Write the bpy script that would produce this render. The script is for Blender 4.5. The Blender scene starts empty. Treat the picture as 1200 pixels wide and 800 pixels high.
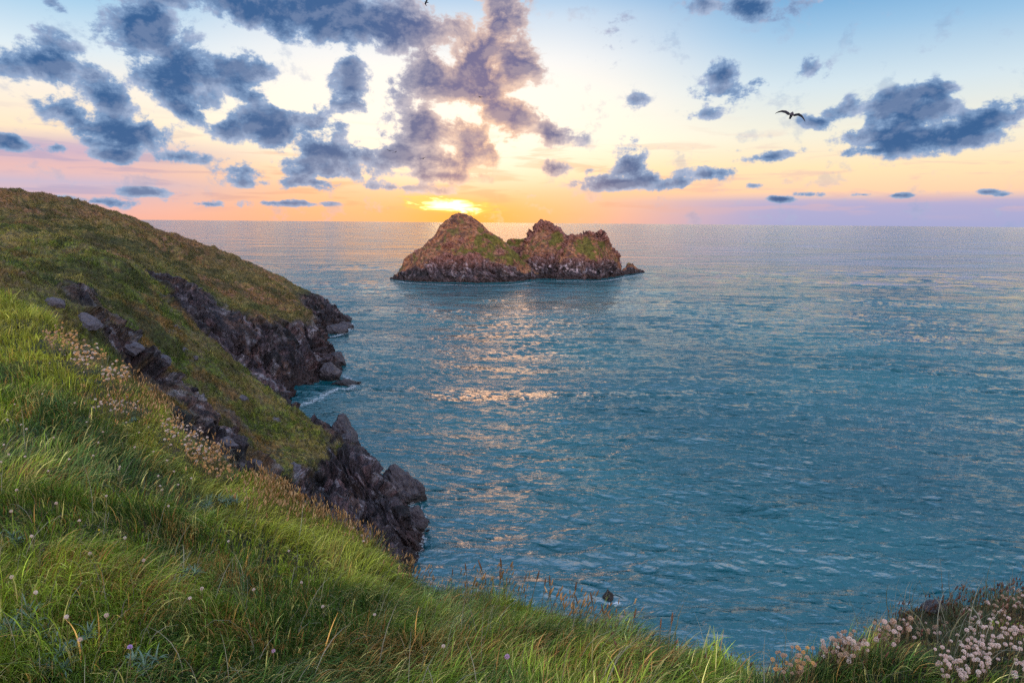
import bpy, math, random, time
import numpy as np
from mathutils import Vector, Matrix
from mathutils.bvhtree import BVHTree
T0 = time.time()
random.seed(7); RNG = np.random.default_rng(7)
R = math.radians
scene = bpy.context.scene
COL = scene.collection

# ------------------------------------------------------------------ camera
CAM = np.array([0.0, 0.0, 45.0]); F = 800.0
PITCH, ROLL = R(9.9), R(0.48)
fw = np.array([0, math.cos(PITCH), -math.sin(PITCH)])
r0 = np.array([1.0, 0, 0]); u0 = np.cross(r0, fw)
rt = r0 * math.cos(ROLL) + u0 * math.sin(ROLL)
up = -r0 * math.sin(ROLL) + u0 * math.cos(ROLL)
cam = bpy.data.cameras.new('camera'); co = bpy.data.objects.new('camera', cam); COL.objects.link(co)
M = Matrix(((rt[0], up[0], -fw[0], 0), (rt[1], up[1], -fw[1], 0), (rt[2], up[2], -fw[2], CAM[2]), (0, 0, 0, 1)))
co.matrix_world = M
cam.sensor_width = 36; cam.lens = 24; cam.clip_start = 0.05; cam.clip_end = 100000
scene.camera = co

def ray(px, py):
    return fw + rt * ((px - 600) / F) + up * (-(py - 400) / F)
def P(px, py, Y):
    d = ray(px, py); return CAM + d * (Y / d[1])
def S(px, py, z=0.0):
    d = ray(px, py); return CAM + d * ((z - CAM[2]) / d[2])
def proj(p):
    q = np.asarray(p) - CAM
    dz = q @ fw
    return 600 + F * (q @ rt) / dz, 400 - F * (q @ up) / dz
def azel(px, py):
    d = ray(px, py); d = d / np.linalg.norm(d)
    return math.degrees(math.atan2(d[0], d[1])), math.degrees(math.asin(d[2]))

# ------------------------------------------------------------------ noise
_PRM = np.random.default_rng(99).permutation(4096).astype(np.int32)
_GR = np.random.default_rng(98).normal(size=(4096, 3)); _GR = (_GR / np.linalg.norm(_GR, axis=1, keepdims=True) * 1.15).astype(np.float32)
def noise3(p, seed=0):
    p = np.asarray(p, np.float32) + np.float32(seed * 17.31 % 97); fl = np.floor(p); i = fl.astype(np.int32); f = p - fl
    w = f * f * f * (f * (f * 6 - 15) + 10); out = 0
    x, y, z = f[..., 0], f[..., 1], f[..., 2]; so_ = (seed * 131) & 4095
    for dx in (0, 1):
        hx = _PRM[(i[..., 0] + (dx + so_)) & 4095]; wx = w[..., 0] if dx else 1 - w[..., 0]
        for dy in (0, 1):
            hy = _PRM[(hx + i[..., 1] + dy) & 4095]; wy = (w[..., 1] if dy else 1 - w[..., 1]) * wx
            for dz in (0, 1):
                g = _GR[_PRM[(hy + i[..., 2] + dz) & 4095]]
                v = g[..., 0] * (x - dx) + g[..., 1] * (y - dy) + g[..., 2] * (z - dz)
                out = out + v * wy * (w[..., 2] if dz else 1 - w[..., 2])
    return out
def fbm(p, scale, octv=4, seed=0, gain=0.5):
    p = np.asarray(p) * scale; a = 1; s = 0; t = 0
    for o in range(octv):
        s = s + a * noise3(p, seed + o); t += a; a *= gain; p = p * 2.03 + 11.7
    return s / t * 1.6
def ridged(p, scale, octv=4, seed=0, gain=0.55):
    p = np.asarray(p) * scale; a = 1; s = 0; t = 0
    for o in range(octv):
        s = s + a * (1 - 2.2 * np.abs(noise3(p, seed + o))); t += a; a *= gain; p = p * 2.1 + 5.3
    return s / t
def cells(q, seed):
    """cleaved blocks: each cell has its own offset and its own tilt, so faces meet at sharp edges"""
    q = np.asarray(q, np.float32); fl = np.floor(q).astype(np.int32); best = np.full(q.shape[:-1], 9.0, np.float32); off = np.zeros_like(best); tilt = np.zeros_like(best); tone = np.zeros_like(best)
    f = q - fl; so_ = (seed * 57) & 4095
    for dx in (-1, 0, 1):
        for dy in (-1, 0, 1):
            for dz in (-1, 0, 1):
                h = _PRM[(_PRM[(_PRM[(fl[..., 0] + dx + so_) & 4095] + fl[..., 1] + dy) & 4095] + fl[..., 2] + dz) & 4095]
                g = _GR[h]; d = f - (np.array([dx, dy, dz], np.float32) + .5 + g * .38)
                dd = (d * d).sum(-1); k = dd < best
                best = np.where(k, dd, best); g2 = _GR[(h + 77) & 4095]
                off = np.where(k, g2[..., 0], off); tilt = np.where(k, (d * _GR[(h + 991) & 4095]).sum(-1), tilt); tone = np.where(k, g2[..., 1], tone)
    return off, tilt, tone
def sstep(a, b, x):
    t = np.clip((x - a) / (b - a), 0, 1); return t * t * (3 - 2 * t)
def srgb(r, g, b):
    return tuple(((c / 255 + 0.055) / 1.055) ** 2.4 if c > 10 else c / 255 / 12.92 for c in (r, g, b))

# ------------------------------------------------------------------ node helpers
class NT:
    def __init__(s, tree): s.t = tree; s.n = tree.nodes; s.l = tree.links; s.n.clear()
    def node(s, typ, ins=None, **kw):
        n = s.n.new(typ)
        for k, v in kw.items(): setattr(n, k, v)
        for k, v in (ins or {}).items():
            if hasattr(v, 'is_output') or isinstance(v, bpy.types.NodeSocket): s.l.new(v, n.inputs[k])
            else:
                n.inputs[k].default_value = v
        return n
    def m(s, op, a, b=None, c=None, clamp=False):
        ins = {0: a}
        if b is not None: ins[1] = b
        if c is not None: ins[2] = c
        return s.node('ShaderNodeMath', ins, operation=op, use_clamp=clamp).outputs[0]
    def mix(s, f, a, b, mode='MIX'):
        def c4(v): return tuple(v) + (1,) if isinstance(v, (tuple, list)) and len(v) == 3 else v
        n = s.node('ShaderNodeMix', None, data_type='RGBA', blend_type=mode)
        for k, v in ((0, f), (6, c4(a)), (7, c4(b))):
            if isinstance(v, bpy.types.NodeSocket): s.l.new(v, n.inputs[k])
            else: n.inputs[k].default_value = v
        return n.outputs[2]
    def ramp(s, f, stops, interp='LINEAR'):
        n = s.node('ShaderNodeValToRGB', {0: f}); cr = n.color_ramp; cr.interpolation = interp
        while len(cr.elements) > 1: cr.elements.remove(cr.elements[-1])
        for i, (pos, c) in enumerate(stops):
            e = cr.elements[0] if i == 0 else cr.elements.new(pos)
            e.position = pos; e.color = tuple(c) + (1,) if len(c) == 3 else c
        return n.outputs[0]
    def range(s, v, a, b, c=0.0, d=1.0, smooth=True):
        return s.node('ShaderNodeMapRange', {0: v, 1: a, 2: b, 3: c, 4: d}, interpolation_type='SMOOTHSTEP' if smooth else 'LINEAR').outputs[0]
    def noise(s, vec, scale, detail=4, rough=0.5, dist=0.0, dim='3D'):
        return s.node('ShaderNodeTexNoise', {'Vector': vec, 'Scale': scale, 'Detail': detail, 'Roughness': rough, 'Distortion': dist}, noise_dimensions=dim).outputs[0]
def material(name):
    m = bpy.data.materials.new(name); m.use_nodes = True; return m, NT(m.node_tree)

# ------------------------------------------------------------------ sky (world)
def build_world():
    w = bpy.data.worlds.new('World'); scene.world = w; w.use_nodes = True
    g = NT(w.node_tree)
    d = g.node('ShaderNodeTexCoord').outputs['Generated']
    sx = g.node('ShaderNodeSeparateXYZ', {0: d}); X, Y, Z = sx.outputs
    az = g.m('MULTIPLY', g.m('ARCTAN2', X, Y), 57.2958)
    el = g.m('MULTIPLY', g.m('ARCSINE', Z), 57.2958)
    q = g.node('ShaderNodeCombineXYZ', {0: az, 1: el}).outputs[0]
    # --- clear sky gradient, by elevation, one ramp for the right (clear), one for the left, one under the sun
    e01 = g.m('DIVIDE', g.m('MAXIMUM', el, 0.0), 90.0, clamp=True)
    def E(py): return max(0, azel(600, py)[1]) / 90
    c = srgb
    right = g.ramp(e01, [(0, c(160, 164, 204)), (E(236), c(172, 168, 204)), (E(226), c(250, 204, 168)), (E(200), c(250, 222, 178)), (E(165), c(238, 232, 212)), (E(110), c(206, 222, 230)), (E(50), c(150, 190, 222)), (E(0), c(100, 160, 208)), (0.30, c(140, 176, 208)), (0.6, c(120, 160, 200)), (1, c(112, 150, 205))])
    left = g.ramp(e01, [(0, c(238, 176, 160)), (E(250), c(232, 180, 172)), (E(225), c(196, 180, 200)), (E(212), c(228, 184, 180)), (E(190), c(196, 172, 194)), (E(172), c(250, 226, 194)), (E(130), c(244, 234, 220)), (E(90), c(214, 228, 236)), (E(40), c(160, 200, 228)), (E(0), c(118, 172, 214)), (0.30, c(140, 176, 208)), (0.6, c(120, 160, 200)), (1, c(112, 150, 205))])
    mid = g.ramp(e01, [(0, c(248, 176, 130)), (E(248), c(250, 180, 128)), (E(225), c(250, 190, 140)), (E(200), c(255, 218, 165)), (E(165), c(255, 246, 220)), (E(120), c(252, 242, 226)), (E(70), c(232, 234, 236)), (E(20), c(196, 214, 232)), (E(0), c(170, 200, 228)), (0.30, c(148, 180, 208)), (0.6, c(120, 160, 200)), (1, c(112, 150, 205))])
    sa, se = azel(545, 244)
    daz = g.m('SUBTRACT', az, sa)
    wr = g.range(daz, 6.0, 26.0); wl = g.range(daz, -10.0, -28.0)
    sky = g.mix(wr, g.mix(wl, mid, left), right)
    # behind the viewer the unseen sky has a warm tone, added to light the land
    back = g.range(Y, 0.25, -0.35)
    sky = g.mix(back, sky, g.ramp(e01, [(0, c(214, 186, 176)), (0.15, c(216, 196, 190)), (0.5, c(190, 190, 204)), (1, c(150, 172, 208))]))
    # sun glow, wide and tight, hugging the horizon
    def glow(az0, el0, sa_, se_, col, strength, cur):
        v = g.node('ShaderNodeMapping', {'Vector': q, 'Location': (az0, el0, 0), 'Scale': (sa_, se_, 1)}, vector_type='TEXTURE').outputs[0]
        l = g.node('ShaderNodeVectorMath', {0: v}, operation='LENGTH').outputs['Value']
        gsn = g.m('POWER', 2.718, g.m('MULTIPLY', g.m('MULTIPLY', l, l), -1.0))
        return g.mix(g.m('MULTIPLY', gsn, strength), cur, col + (1,))
    sky = glow(sa, se - 0.3, 6.4, 2.2, c(255, 166, 36), 0.95, sky)
    sky = glow(sa - 0.2, se + 4.5, 11, 3.0, (1.05, 0.86, 0.68), 0.7, sky)
    sky = glow(sa - 1.5, se + 7.5, 13, 4.6, (1.05, 0.98, 0.86), 0.6, sky)
    # --- noise fields in degrees
    qs = g.node('ShaderNodeMapping', {'Vector': q, 'Scale': (0.85, 1.15, 1)}).outputs[0]
    warp = g.node('ShaderNodeTexNoise', {'Vector': qs, 'Scale': 0.18, 'Detail': 2.0}, noise_dimensions='2D').outputs['Color']
    qw = g.node('ShaderNodeVectorMath', {0: qs, 1: g.node('ShaderNodeVectorMath', {0: warp, 1: (1.2, 1.2, 0)}, operation='MULTIPLY').outputs[0]}, operation='ADD').outputs[0]
    n1 = g.noise(qw, 0.40, 10, 0.635, 0.0, '2D')
    off = g.node('ShaderNodeVectorMath', {0: qw, 1: (0.14, -0.75, 0)}, operation='ADD').outputs[0]
    n1b = g.noise(off, 0.40, 7, 0.58, 0.0, '2D')
    n2 = g.noise(g.node('ShaderNodeMapping', {'Vector': q, 'Scale': (0.16, 1.25, 1)}).outputs[0], 1.0, 5, 0.55, 0.3, '2D')
    # --- cloud masses: centre px, half sizes px, rotation (deg, clockwise positive in picture), weight
    blobs = [
        (45, 68, 44, 30, 12, 1.0), (62, 84, 36, 16, 20, .9), (168, 38, 50, 34, 20, 1.3), (205, 78, 46, 38, 55, 1.25), (240, 118, 22, 26, 70, 1.0), (283, 92, 36, 26, 10, 1.05), (216, 128, 26, 12, 25, .8),
        (120, 112, 40, 26, 40, 1.1), (140, 150, 60, 26, 12, 1.15), (135, 182, 26, 9, 0, 1.0), (205, 184, 32, 9, 0, .95), (85, 132, 34, 20, 20, .7),
        (410, 102, 24, 28, 0, 1.05), (320, 150, 60, 24, 0, 1.25), (365, 148, 34, 20, 0, 1.0), (392, 178, 56, 14, 3, 1.0), (385, 200, 52, 18, 4, .95), (365, 214, 46, 9, 0, .9), (290, 200, 34, 16, 0, .65), (286, 214, 26, 7, 0, .7),
        (400, 22, 140, 26, 4, 1.45), (300, 8, 110, 22, 6, 1.3), (470, 36, 60, 10, 2, .9), (585, 18, 26, 46, 20, 1.1), (560, 66, 34, 50, 22, 1.15), (600, 82, 32, 34, 0, 1.0), (500, 92, 44, 26, -12, 1.05), (545, 104, 60, 22, 0, 1.1), (498, 60, 26, 18, -30, .7),
        (500, 150, 42, 28, 10, 1.05), (548, 180, 28, 30, 0, 1.1), (515, 186, 50, 18, 0, 1.05), (468, 184, 34, 16, 0, 1.05), (600, 138, 40, 24, 20, 1.1), (645, 156, 36, 16, 10, 1.0), (520, 206, 60, 9, 2, .9), (470, 220, 60, 7, 2, .8), (450, 160, 22, 16, 0, .6),
        (648, 194, 24, 10, 4, .85), (690, 200, 16, 6, 0, .6), (735, 192, 20, 24, 0, 1.1), (722, 213, 46, 10, 0, .95), (765, 208, 14, 14, 0, .7), (800, 213, 30, 9, -8, .95), (620, 228, 22, 5, 0, .5),
        (846, 88, 20, 18, 0, .95), (845, 106, 34, 14, 0, .8), (893, 93, 22, 9, -10, .65), (828, 134, 24, 8, 0, .8), (880, 6, 60, 14, 4, 1.0), (952, 80, 22, 12, 10, .5), (975, 90, 18, 10, 20, .45),
        (1068, 135, 50, 26, 0, 1.3), (1078, 160, 78, 20, 0, 1.35), (1082, 112, 34, 16, -6, 1.0), (1140, 142, 42, 24, -12, 1.1), (1020, 176, 40, 7, 0, .9), (960, 143, 20, 9, 10, 1.0), (982, 132, 26, 15, -12, 1.0),
        (898, 184, 38, 8, -6, 1.0), (826, 204, 36, 8, -5, .95), (870, 176, 40, 5, -4, .5), (915, 233, 16, 4, 0, 1.0), (948, 228, 18, 3.5, 0, .75), (1012, 228, 14, 3.5, 0, .85), (1050, 229, 16, 3.5, 0, .8), (1155, 225, 16, 4, 0, .8), (1175, 228, 12, 3, 0, .6), (883, 218, 14, 4.5, 0, .7),
        (4, 166, 26, 9, 6, 1.05), (64, 173, 20, 8, 0, .9), (110, 236, 60, 7, 3, .75), (170, 226, 40, 6, 0, .75), (240, 239, 60, 5, 1, .75), (330, 238, 60, 4, 0, .65), (30, 232, 40, 6, 0, .5), (60, 2, 18, 12, 0, .6), (748, 118, 14, 10, 0, .45), (720, 40, 26, 30, 30, .35)]
    cov = None
    for (bx, by, ax, ay, rot, wt) in blobs:
        a0, e0 = azel(bx, by)
        deg = 57.3 / F / (1 + ((bx - 600) / F) ** 2) ** 0.5
        v = g.node('ShaderNodeMapping', {'Vector': q, 'Location': (a0, e0, 0), 'Rotation': (0, 0, R(-rot)), 'Scale': (ax * deg * 1.48, ay * deg * 1.48, 1)}, vector_type='TEXTURE').outputs[0]
        s = g.node('ShaderNodeTexGradient', {0: v}, gradient_type='SPHERICAL').outputs['Fac']
        s = g.m('MULTIPLY', s, wt)
        cov = s if cov is None else g.m('SMOOTH_MAX', cov, s, 0.12)
    # scattered clouds where the photograph does not look
    unseen = g.m('MAXIMUM', g.range(el, 21.0, 30.0), g.m('MAXIMUM', back, g.range(g.m('ABSOLUTE', az), 39.0, 48.0)))
    loose = g.m('MULTIPLY', unseen, g.range(g.noise(q, 0.05, 2, .5, 0, '2D'), .45, .75, 0, .8))
    cov = g.m('MAXIMUM', cov, loose)
    nn = g.m('MULTIPLY_ADD', n1, 2.6, -1.3)
    dens_raw = g.m('ADD', cov, g.m('MULTIPLY', nn, 0.82))
    have = g.range(cov, 0.02, 0.22)
    dens = g.m('MULTIPLY', g.range(dens_raw, 0.23, 0.52), have)
    core = g.range(dens_raw, 0.28, 0.95)
    lit = g.range(g.m('SUBTRACT', n1, n1b), -0.05, 0.15)       # side towards the sun
    near = g.m('POWER', 2.718, g.m('MULTIPLY', g.m('ADD', g.m('POWER', g.m('DIVIDE', g.m('ABSOLUTE', g.m('SUBTRACT', daz, 2.0)), 6.5), 2.0), g.m('POWER', g.m('DIVIDE', el, 19.0), 4.0)), -1.0))
    dark = g.mix(near, c(50, 92, 142), c(112, 104, 142))
    edge = g.mix(near, c(140, 168, 204), c(250, 204, 168))
    low = g.range(el, 5.0, 1.0)
    dark = g.mix(g.m('MULTIPLY', low, near), dark, c(176, 134, 140))
    ccol = g.mix(core, edge, dark)
    ccol = g.mix(g.m('MULTIPLY', lit, g.m('SUBTRACT', 0.72, g.m('MULTIPLY', core, 0.50))), ccol, g.mix(near, c(176, 186, 210), c(255, 216, 184)))
    # thin streaks near the horizon
    st = g.m('MULTIPLY', g.range(n2, 0.50, 0.68), g.m('MULTIPLY', g.range(el, 9.0, 4.0), g.range(el, 0.2, 1.6)))
    scol = g.mix(wr, g.mix(wl, c(226, 160, 120), c(150, 150, 188)), c(216, 176, 178))
    sky = g.mix(g.m('MULTIPLY', st, 0.42), sky, scol)
    # burning streak of cloud right over the sun
    a1, e1 = azel(528, 241)
    vb = g.node('ShaderNodeMapping', {'Vector': q, 'Location': (a1, e1, 0), 'Rotation': (0, 0, R(-5)), 'Scale': (5.2, .9, 1)}, vector_type='TEXTURE').outputs[0]
    sb = g.node('ShaderNodeTexGradient', {0: vb}, gradient_type='SPHERICAL').outputs['Fac']
    nb = g.noise(g.node('ShaderNodeMapping', {'Vector': q, 'Scale': (0.5, 2.2, 1)}).outputs[0], 1.0, 5, .6, .5, '2D')
    bv = g.m('ADD', g.m('MULTIPLY', sb, 1.3), g.m('MULTIPLY_ADD', nb, 1.5, -0.75))
    burn = g.range(bv, 0.10, 0.75)
    sky = g.mix(dens, sky, ccol)
    sky = g.mix(g.m('MULTIPLY', burn, g.range(sb, 0, .25)), sky, g.mix(g.range(bv, .45, 1.1), (1.25, 0.62, 0.10), (2.6, 2.1, 1.05)))
    # the Nishita sky supplies a share of the light
    sk = g.node('ShaderNodeTexSky', None, sky_type='NISHITA', sun_disc=False, sun_elevation=R(4.5), sun_rotation=R(azel(560, 244)[0]))
    sky = g.mix(1.0, sky, g.mix(1.0, sk.outputs[0], (0.003, 0.003, 0.003), 'MULTIPLY'), 'ADD')
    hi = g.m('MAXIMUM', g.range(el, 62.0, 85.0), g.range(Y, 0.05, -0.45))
    gain = g.m('MULTIPLY_ADD', hi, 2.6, 1.0)  # boost added to the unseen rear and overhead sky to light the land
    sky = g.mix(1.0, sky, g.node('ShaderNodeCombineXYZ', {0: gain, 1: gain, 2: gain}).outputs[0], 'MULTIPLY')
    below = g.range(Z, 0.0, -0.01)
    sky = g.mix(below, sky, c(60, 90, 115))
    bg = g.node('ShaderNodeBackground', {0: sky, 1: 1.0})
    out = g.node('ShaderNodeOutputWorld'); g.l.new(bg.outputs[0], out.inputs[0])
    try: w.cycles.sampling_method = 'MANUAL'; w.cycles.sample_map_resolution = 512
    except Exception: pass
build_world()
sun = bpy.data.lights.new('sun', 'SUN'); so = bpy.data.objects.new('sun', sun); COL.objects.link(so)
sun.energy = 0.06; sun.angle = R(10.0); sun.color = (1.0, 0.50, 0.20)
saz, sel = azel(580, 244)[0], 11.0
sd = Vector((math.sin(R(saz)) * math.cos(R(sel)), math.cos(R(saz)) * math.cos(R(sel)), math.sin(R(sel))))
so.rotation_euler = sd.to_track_quat('Z', 'Y').to_euler()

# ------------------------------------------------------------------ mesh helpers
def tag(o, label=None, cat=None, group=None, kind=None):
    if label: o['label'] = label
    if cat: o['category'] = cat
    if group: o['group'] = group
    if kind: o['kind'] = kind
    return o
def np_mesh(name, verts, quads=None, tris=None, smooth=True):
    me = bpy.data.meshes.new(name)
    nv = len(verts); me.vertices.add(nv); me.vertices.foreach_set('co', np.asarray(verts, np.float32).ravel())
    idx = []; tot = []
    if quads is not None and len(quads): idx.append(np.asarray(quads).ravel()); tot.append(np.full(len(quads), 4))
    if tris is not None and len(tris): idx.append(np.asarray(tris).ravel()); tot.append(np.full(len(tris), 3))
    idx = np.concatenate(idx).astype(np.int32); tot = np.concatenate(tot).astype(np.int32)
    me.loops.add(len(idx)); me.loops.foreach_set('vertex_index', idx)
    me.polygons.add(len(tot)); st = np.concatenate([[0], np.cumsum(tot)[:-1]]).astype(np.int32)
    me.polygons.foreach_set('loop_start', st)
    try: me.polygons.foreach_set('loop_total', tot)
    except Exception: pass
    me.polygons.foreach_set('use_smooth', np.full(len(tot), smooth))
    me.update(); me.validate()
    return me
def set_col(me, name, rgb):
    a = me.color_attributes.new(name, 'FLOAT_COLOR', 'POINT')
    c = np.ones((len(rgb), 4), np.float32); c[:, :3] = rgb; a.data.foreach_set('color', c.ravel())
def set_f(me, name, v):
    a = me.attributes.new(name, 'FLOAT', 'POINT'); a.data.foreach_set('value', np.asarray(v, np.float32).ravel())
def link(name, me, mat, parent=None, loc=None):
    o = bpy.data.objects.new(name, me); COL.objects.link(o)
    if mat is not None and me is not None and not me.materials: me.materials.append(mat)
    if parent: o.parent = parent
    if loc is not None: o.location = loc
    return o
def empty(name, loc):
    o = bpy.data.objects.new(name, None); COL.objects.link(o); o.location = loc; o.empty_display_size = .1; return o
def cr(ctrl, n, axis=0):
    """Catmull-Rom resampling of a control array along an axis"""
    c = np.moveaxis(np.asarray(ctrl, float), axis, 0); m = len(c)
    t = np.linspace(0, m - 1, n); i = np.minimum(t.astype(int), m - 2); f = (t - i).reshape((-1,) + (1,) * (c.ndim - 1))
    p0 = c[np.maximum(i - 1, 0)]; p1 = c[i]; p2 = c[i + 1]; p3 = c[np.minimum(i + 2, m - 1)]
    o = 0.5 * (2 * p1 + (p2 - p0) * f + (2 * p0 - 5 * p1 + 4 * p2 - p3) * f ** 2 + (3 * p1 - p0 - 3 * p2 + p3) * f ** 3)
    return np.moveaxis(o, 0, axis)
def grid_normals(p):
    du = np.gradient(p, axis=1); dv = np.gradient(p, axis=0)
    n = np.cross(du, dv); n /= np.linalg.norm(n, axis=-1, keepdims=True) + 1e-9
    return n
def grid_faces(nv, nu):
    a = np.arange(nv * nu).reshape(nv, nu)
    return np.stack([a[:-1, :-1], a[1:, :-1], a[1:, 1:], a[:-1, 1:]], -1).reshape(-1, 4)

def strata(p, a, seed, fa=0.55, fb=0.10):
    a = np.array(a, float); a /= np.linalg.norm(a)
    b = np.cross(a, [0, 1, 0.2]); b /= np.linalg.norm(b); c = np.cross(a, b)
    wob = fbm(p, 0.05, 3, seed + 40) * 2.0
    q = np.stack([(p @ a) * fa + wob, (p @ b) * fb, (p @ c) * fb * 1.4], -1)
    return q
GRASS = dict(olive=(0.105, 0.105, 0.024), green=(0.090, 0.125, 0.018), straw=(0.27, 0.185, 0.060), rust=(0.22, 0.095, 0.034), pink=(0.25, 0.14, 0.11), dark=(0.030, 0.036, 0.014), lime=(0.19, 0.21, 0.03))
GR = {k: np.array(v) for k, v in GRASS.items()}
def lerp(a, b, t): return a + (b - a) * t[..., None]

def terrain(name, ctrl, nv, nu, seed, sdir, big=(1.2, 0.06), rockamp=1.3, fa=0.5, fb=0.09, bias=0.0, palette='far', waterline=True, mat=None, breakup=0.5, fine=1.0, rough=1.0):
    """ctrl: rows x cols x 4 (x, y, z, rockiness).  One continuous skinned landform with real relief."""
    g = cr(cr(ctrl, nv, 0), nu, 1)
    p = g[..., :3].copy(); rk = g[..., 3]
    n = grid_normals(p)
    if n[..., 2].mean() < 0: n = -n
    p += n * (fbm(p, big[1], 4, seed)[..., None] * big[0])
    brk = fbm(p, 0.07, 5, seed + 5)
    q = strata(p, sdir, seed, fa, fb)
    slab = fbm(q, 1.0, 4, seed + 9)
    rock = sstep(0.40, 0.60, rk + breakup * (brk * 0.9 + slab * 0.55) + bias)
    if waterline: rock = np.maximum(rock, sstep(4.0, 1.5, p[..., 2] + 2 * brk))
    rid = ridged(q, 1.0, 5, seed + 17)
    q2 = strata(p, sdir, seed + 3, fa * 3.1, fb * 3)
    rid2 = ridged(q2, 1.0, 4, seed + 27)
    blk = np.abs(fbm(p, 0.35, 4, seed + 61))
    jag = q + .22 * fbm(p, .5, 3, seed + 58)[..., None]
    o1, t1, c1 = cells(jag * 1.15, seed + 50); o2, t2, c2 = cells(strata(p, sdir, seed + 3, fa * 2.6, fb * 4.5) + .2 * fbm(p, 1.1, 2, seed + 59)[..., None], seed + 51)
    d = rock * (rid * rockamp * .55 + rid2 * rockamp * 0.22 + blk * rockamp * .5 + (o1 * .42 + t1 * 1.1) * rockamp + (o2 * .20 + t2 * .45) * rockamp) + (1 - rock) * (fbm(p, 0.14, 4, seed + 35) * 1.5 * fine * rough + ridged(q, .8, 4, seed + 36) * .45 * fine + fbm(p, 0.6, 4, seed + 31) * 0.55 * fine + np.abs(fbm(p, 1.7, 3, seed + 33)) * .30 * fine)
    p += n * d[..., None]
    # steps: shave along the strata normal
    a = np.array(sdir, float); a /= np.linalg.norm(a)
    p += a * (rock * (slab) * rockamp * 0.4)[..., None]
    n2 = grid_normals(p); n2 = n2 * np.sign((n2 * n).sum(-1, keepdims=True))
    # albedo: vegetation patches and rock beds
    f1 = fbm(p, 0.045, 4, seed + 71); f2 = fbm(p, 0.16, 5, seed + 72); f3 = fbm(p * np.array([1, 1, 2.5]), 0.5, 5, seed + 73); f4 = fbm(p, 1.5, 3, seed + 75)
    if palette == 'far':
        fq = fbm(q, 2.2, 4, seed + 79); c = lerp(np.array([.135, .100, .028]) + 0 * p, GR['straw'] * .8, sstep(-0.25, 0.3, f2 + .5 * fq)); c = lerp(c, GR['dark'] * 1.3, sstep(.05, .3, fq) * .5); c = lerp(c, GR['rust'], sstep(-0.05, 0.35, f1 + .7 * f3) * .75)
        c = lerp(c, GR['pink'], sstep(0.10, 0.4, f3 + .3 * f1) * .6); c = lerp(c, GR['green'], sstep(0.12, 0.45, -f1 + .6 * f3) * .5); c = lerp(c, GR['dark'], sstep(0.0, 0.35, f4 - .2 * f2) * .7)
    elif palette == 'near':
        f5 = fbm(p, 4.5, 3, seed + 78); fq = fbm(q, 2.2, 4, seed + 79); c = lerp(GR['green'] + 0 * p, GR['olive'] * 1.5, sstep(-0.3, 0.2, f2)); c = lerp(c, GR['lime'], sstep(-0.05, 0.3, f3 + f1) * .75); c = lerp(c, GR['straw'], sstep(0.0, 0.35, f1 - f3 * .8) * .7)
        c = lerp(c, GR['rust'], sstep(0.1, 0.4, -f1 + f2) * .7); c = lerp(c, GR['dark'], sstep(-0.05, 0.3, f4 + .4 * f3) * .75); c = lerp(c, GR['dark'] * .8, sstep(0.05, .3, f5) * .6); c = lerp(c, np.array([.10, .06, .03]), sstep(.04, .3, fq) * .35); c = lerp(c, np.array([.24, .20, .15]), sstep(.24, .38, f5 + .5 * f4) * .4)
    else:
        c = lerp(np.array([.20, .066, .030]) + 0 * p, np.array([.23, .105, .043]), sstep(-.3, .3, f3)); c = lerp(c, np.array([.26, .11, .085]), sstep(0, .35, f2 + .6 * f3) * .7); c = lerp(c, np.array([.10, .05, .045]), sstep(.0, .3, fbm(p, .35, 4, seed + 93)) * .75)
        fq = fbm(q, 3.0, 4, seed + 79); c = lerp(c, np.array([.07, .035, .03]), sstep(.02, .26, fq) * .7); c = lerp(c, np.array([.34, .17, .10]), sstep(.06, .3, -fq) * .5)
        px, py = proj(p)
        gm = np.zeros_like(px)
        for (cx, cy, rx, ry) in ((550, 298, 26, 10), (585, 286, 40, 22), (692, 290, 22, 18), (652, 282, 10, 20), (580, 302, 40, 12), (600, 300, 26, 12)):
            gm = np.maximum(gm, 1 - np.hypot((px - cx) / rx, (py - cy) / ry))
        c = lerp(c, np.array([.080, .080, .009]), sstep(0.02, .45, gm * .8 + 1.2 * f2 + .4 * f3) * sstep(-.25, .1, gm) * .85); c = lerp(c, GR['dark'] * 1.5, sstep(.1, .5, f4) * .4)
    if palette != 'island':
        w1 = fbm(p * np.array([1, .6, 1.6]), .035, 4, seed + 95); w2 = fbm(q, .8, 4, seed + 96); c = lerp(c, np.array([.15, .095, .045]), sstep(.08, .32, w1 + .3 * w2) * .42); c = lerp(c, np.array([.035, .042, .014]), sstep(.06, .3, w2 - .3 * w1) * .7)
    slate = np.array([0.046, 0.036, 0.042]); pale = np.array([0.19, 0.18, 0.20]); brown = np.array([0.11, 0.062, 0.045]); purp = np.array([0.088, 0.052, 0.054]); blk_ = np.array([0.014, 0.012, 0.018])
    s1 = fbm(q, 1.6, 4, seed + 81); s2 = fbm(q, 4.5, 4, seed + 82); s3 = fbm(p, .12, 3, seed + 83)
    r = lerp(slate + 0 * p, purp, sstep(-.1, .4, s1 + s3)); r = lerp(r, brown, sstep(.05, .5, -s1 + s3 * .8) * .7); r = lerp(r, pale, sstep(.14, .42, s2 + .4 * s3) * .8); r = lerp(r, blk_, sstep(.02, .3, -s2) * .8); r = .84 * r * (1 + .55 * c1 + .45 * c2)[..., None]
    if palette == 'island':
        r = lerp(r, np.array([.23, .09, .06]) * (1 + .8 * f3[..., None]), sstep(6, 22, p[..., 2]) * .8)
        r = lerp(r, np.array([.42, .33, .34]), sstep(.16, .46, fbm(p, .22, 4, seed + 90)) * sstep(3, 8, p[..., 2]) * sstep(22, 10, p[..., 2]) * .8)
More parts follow.
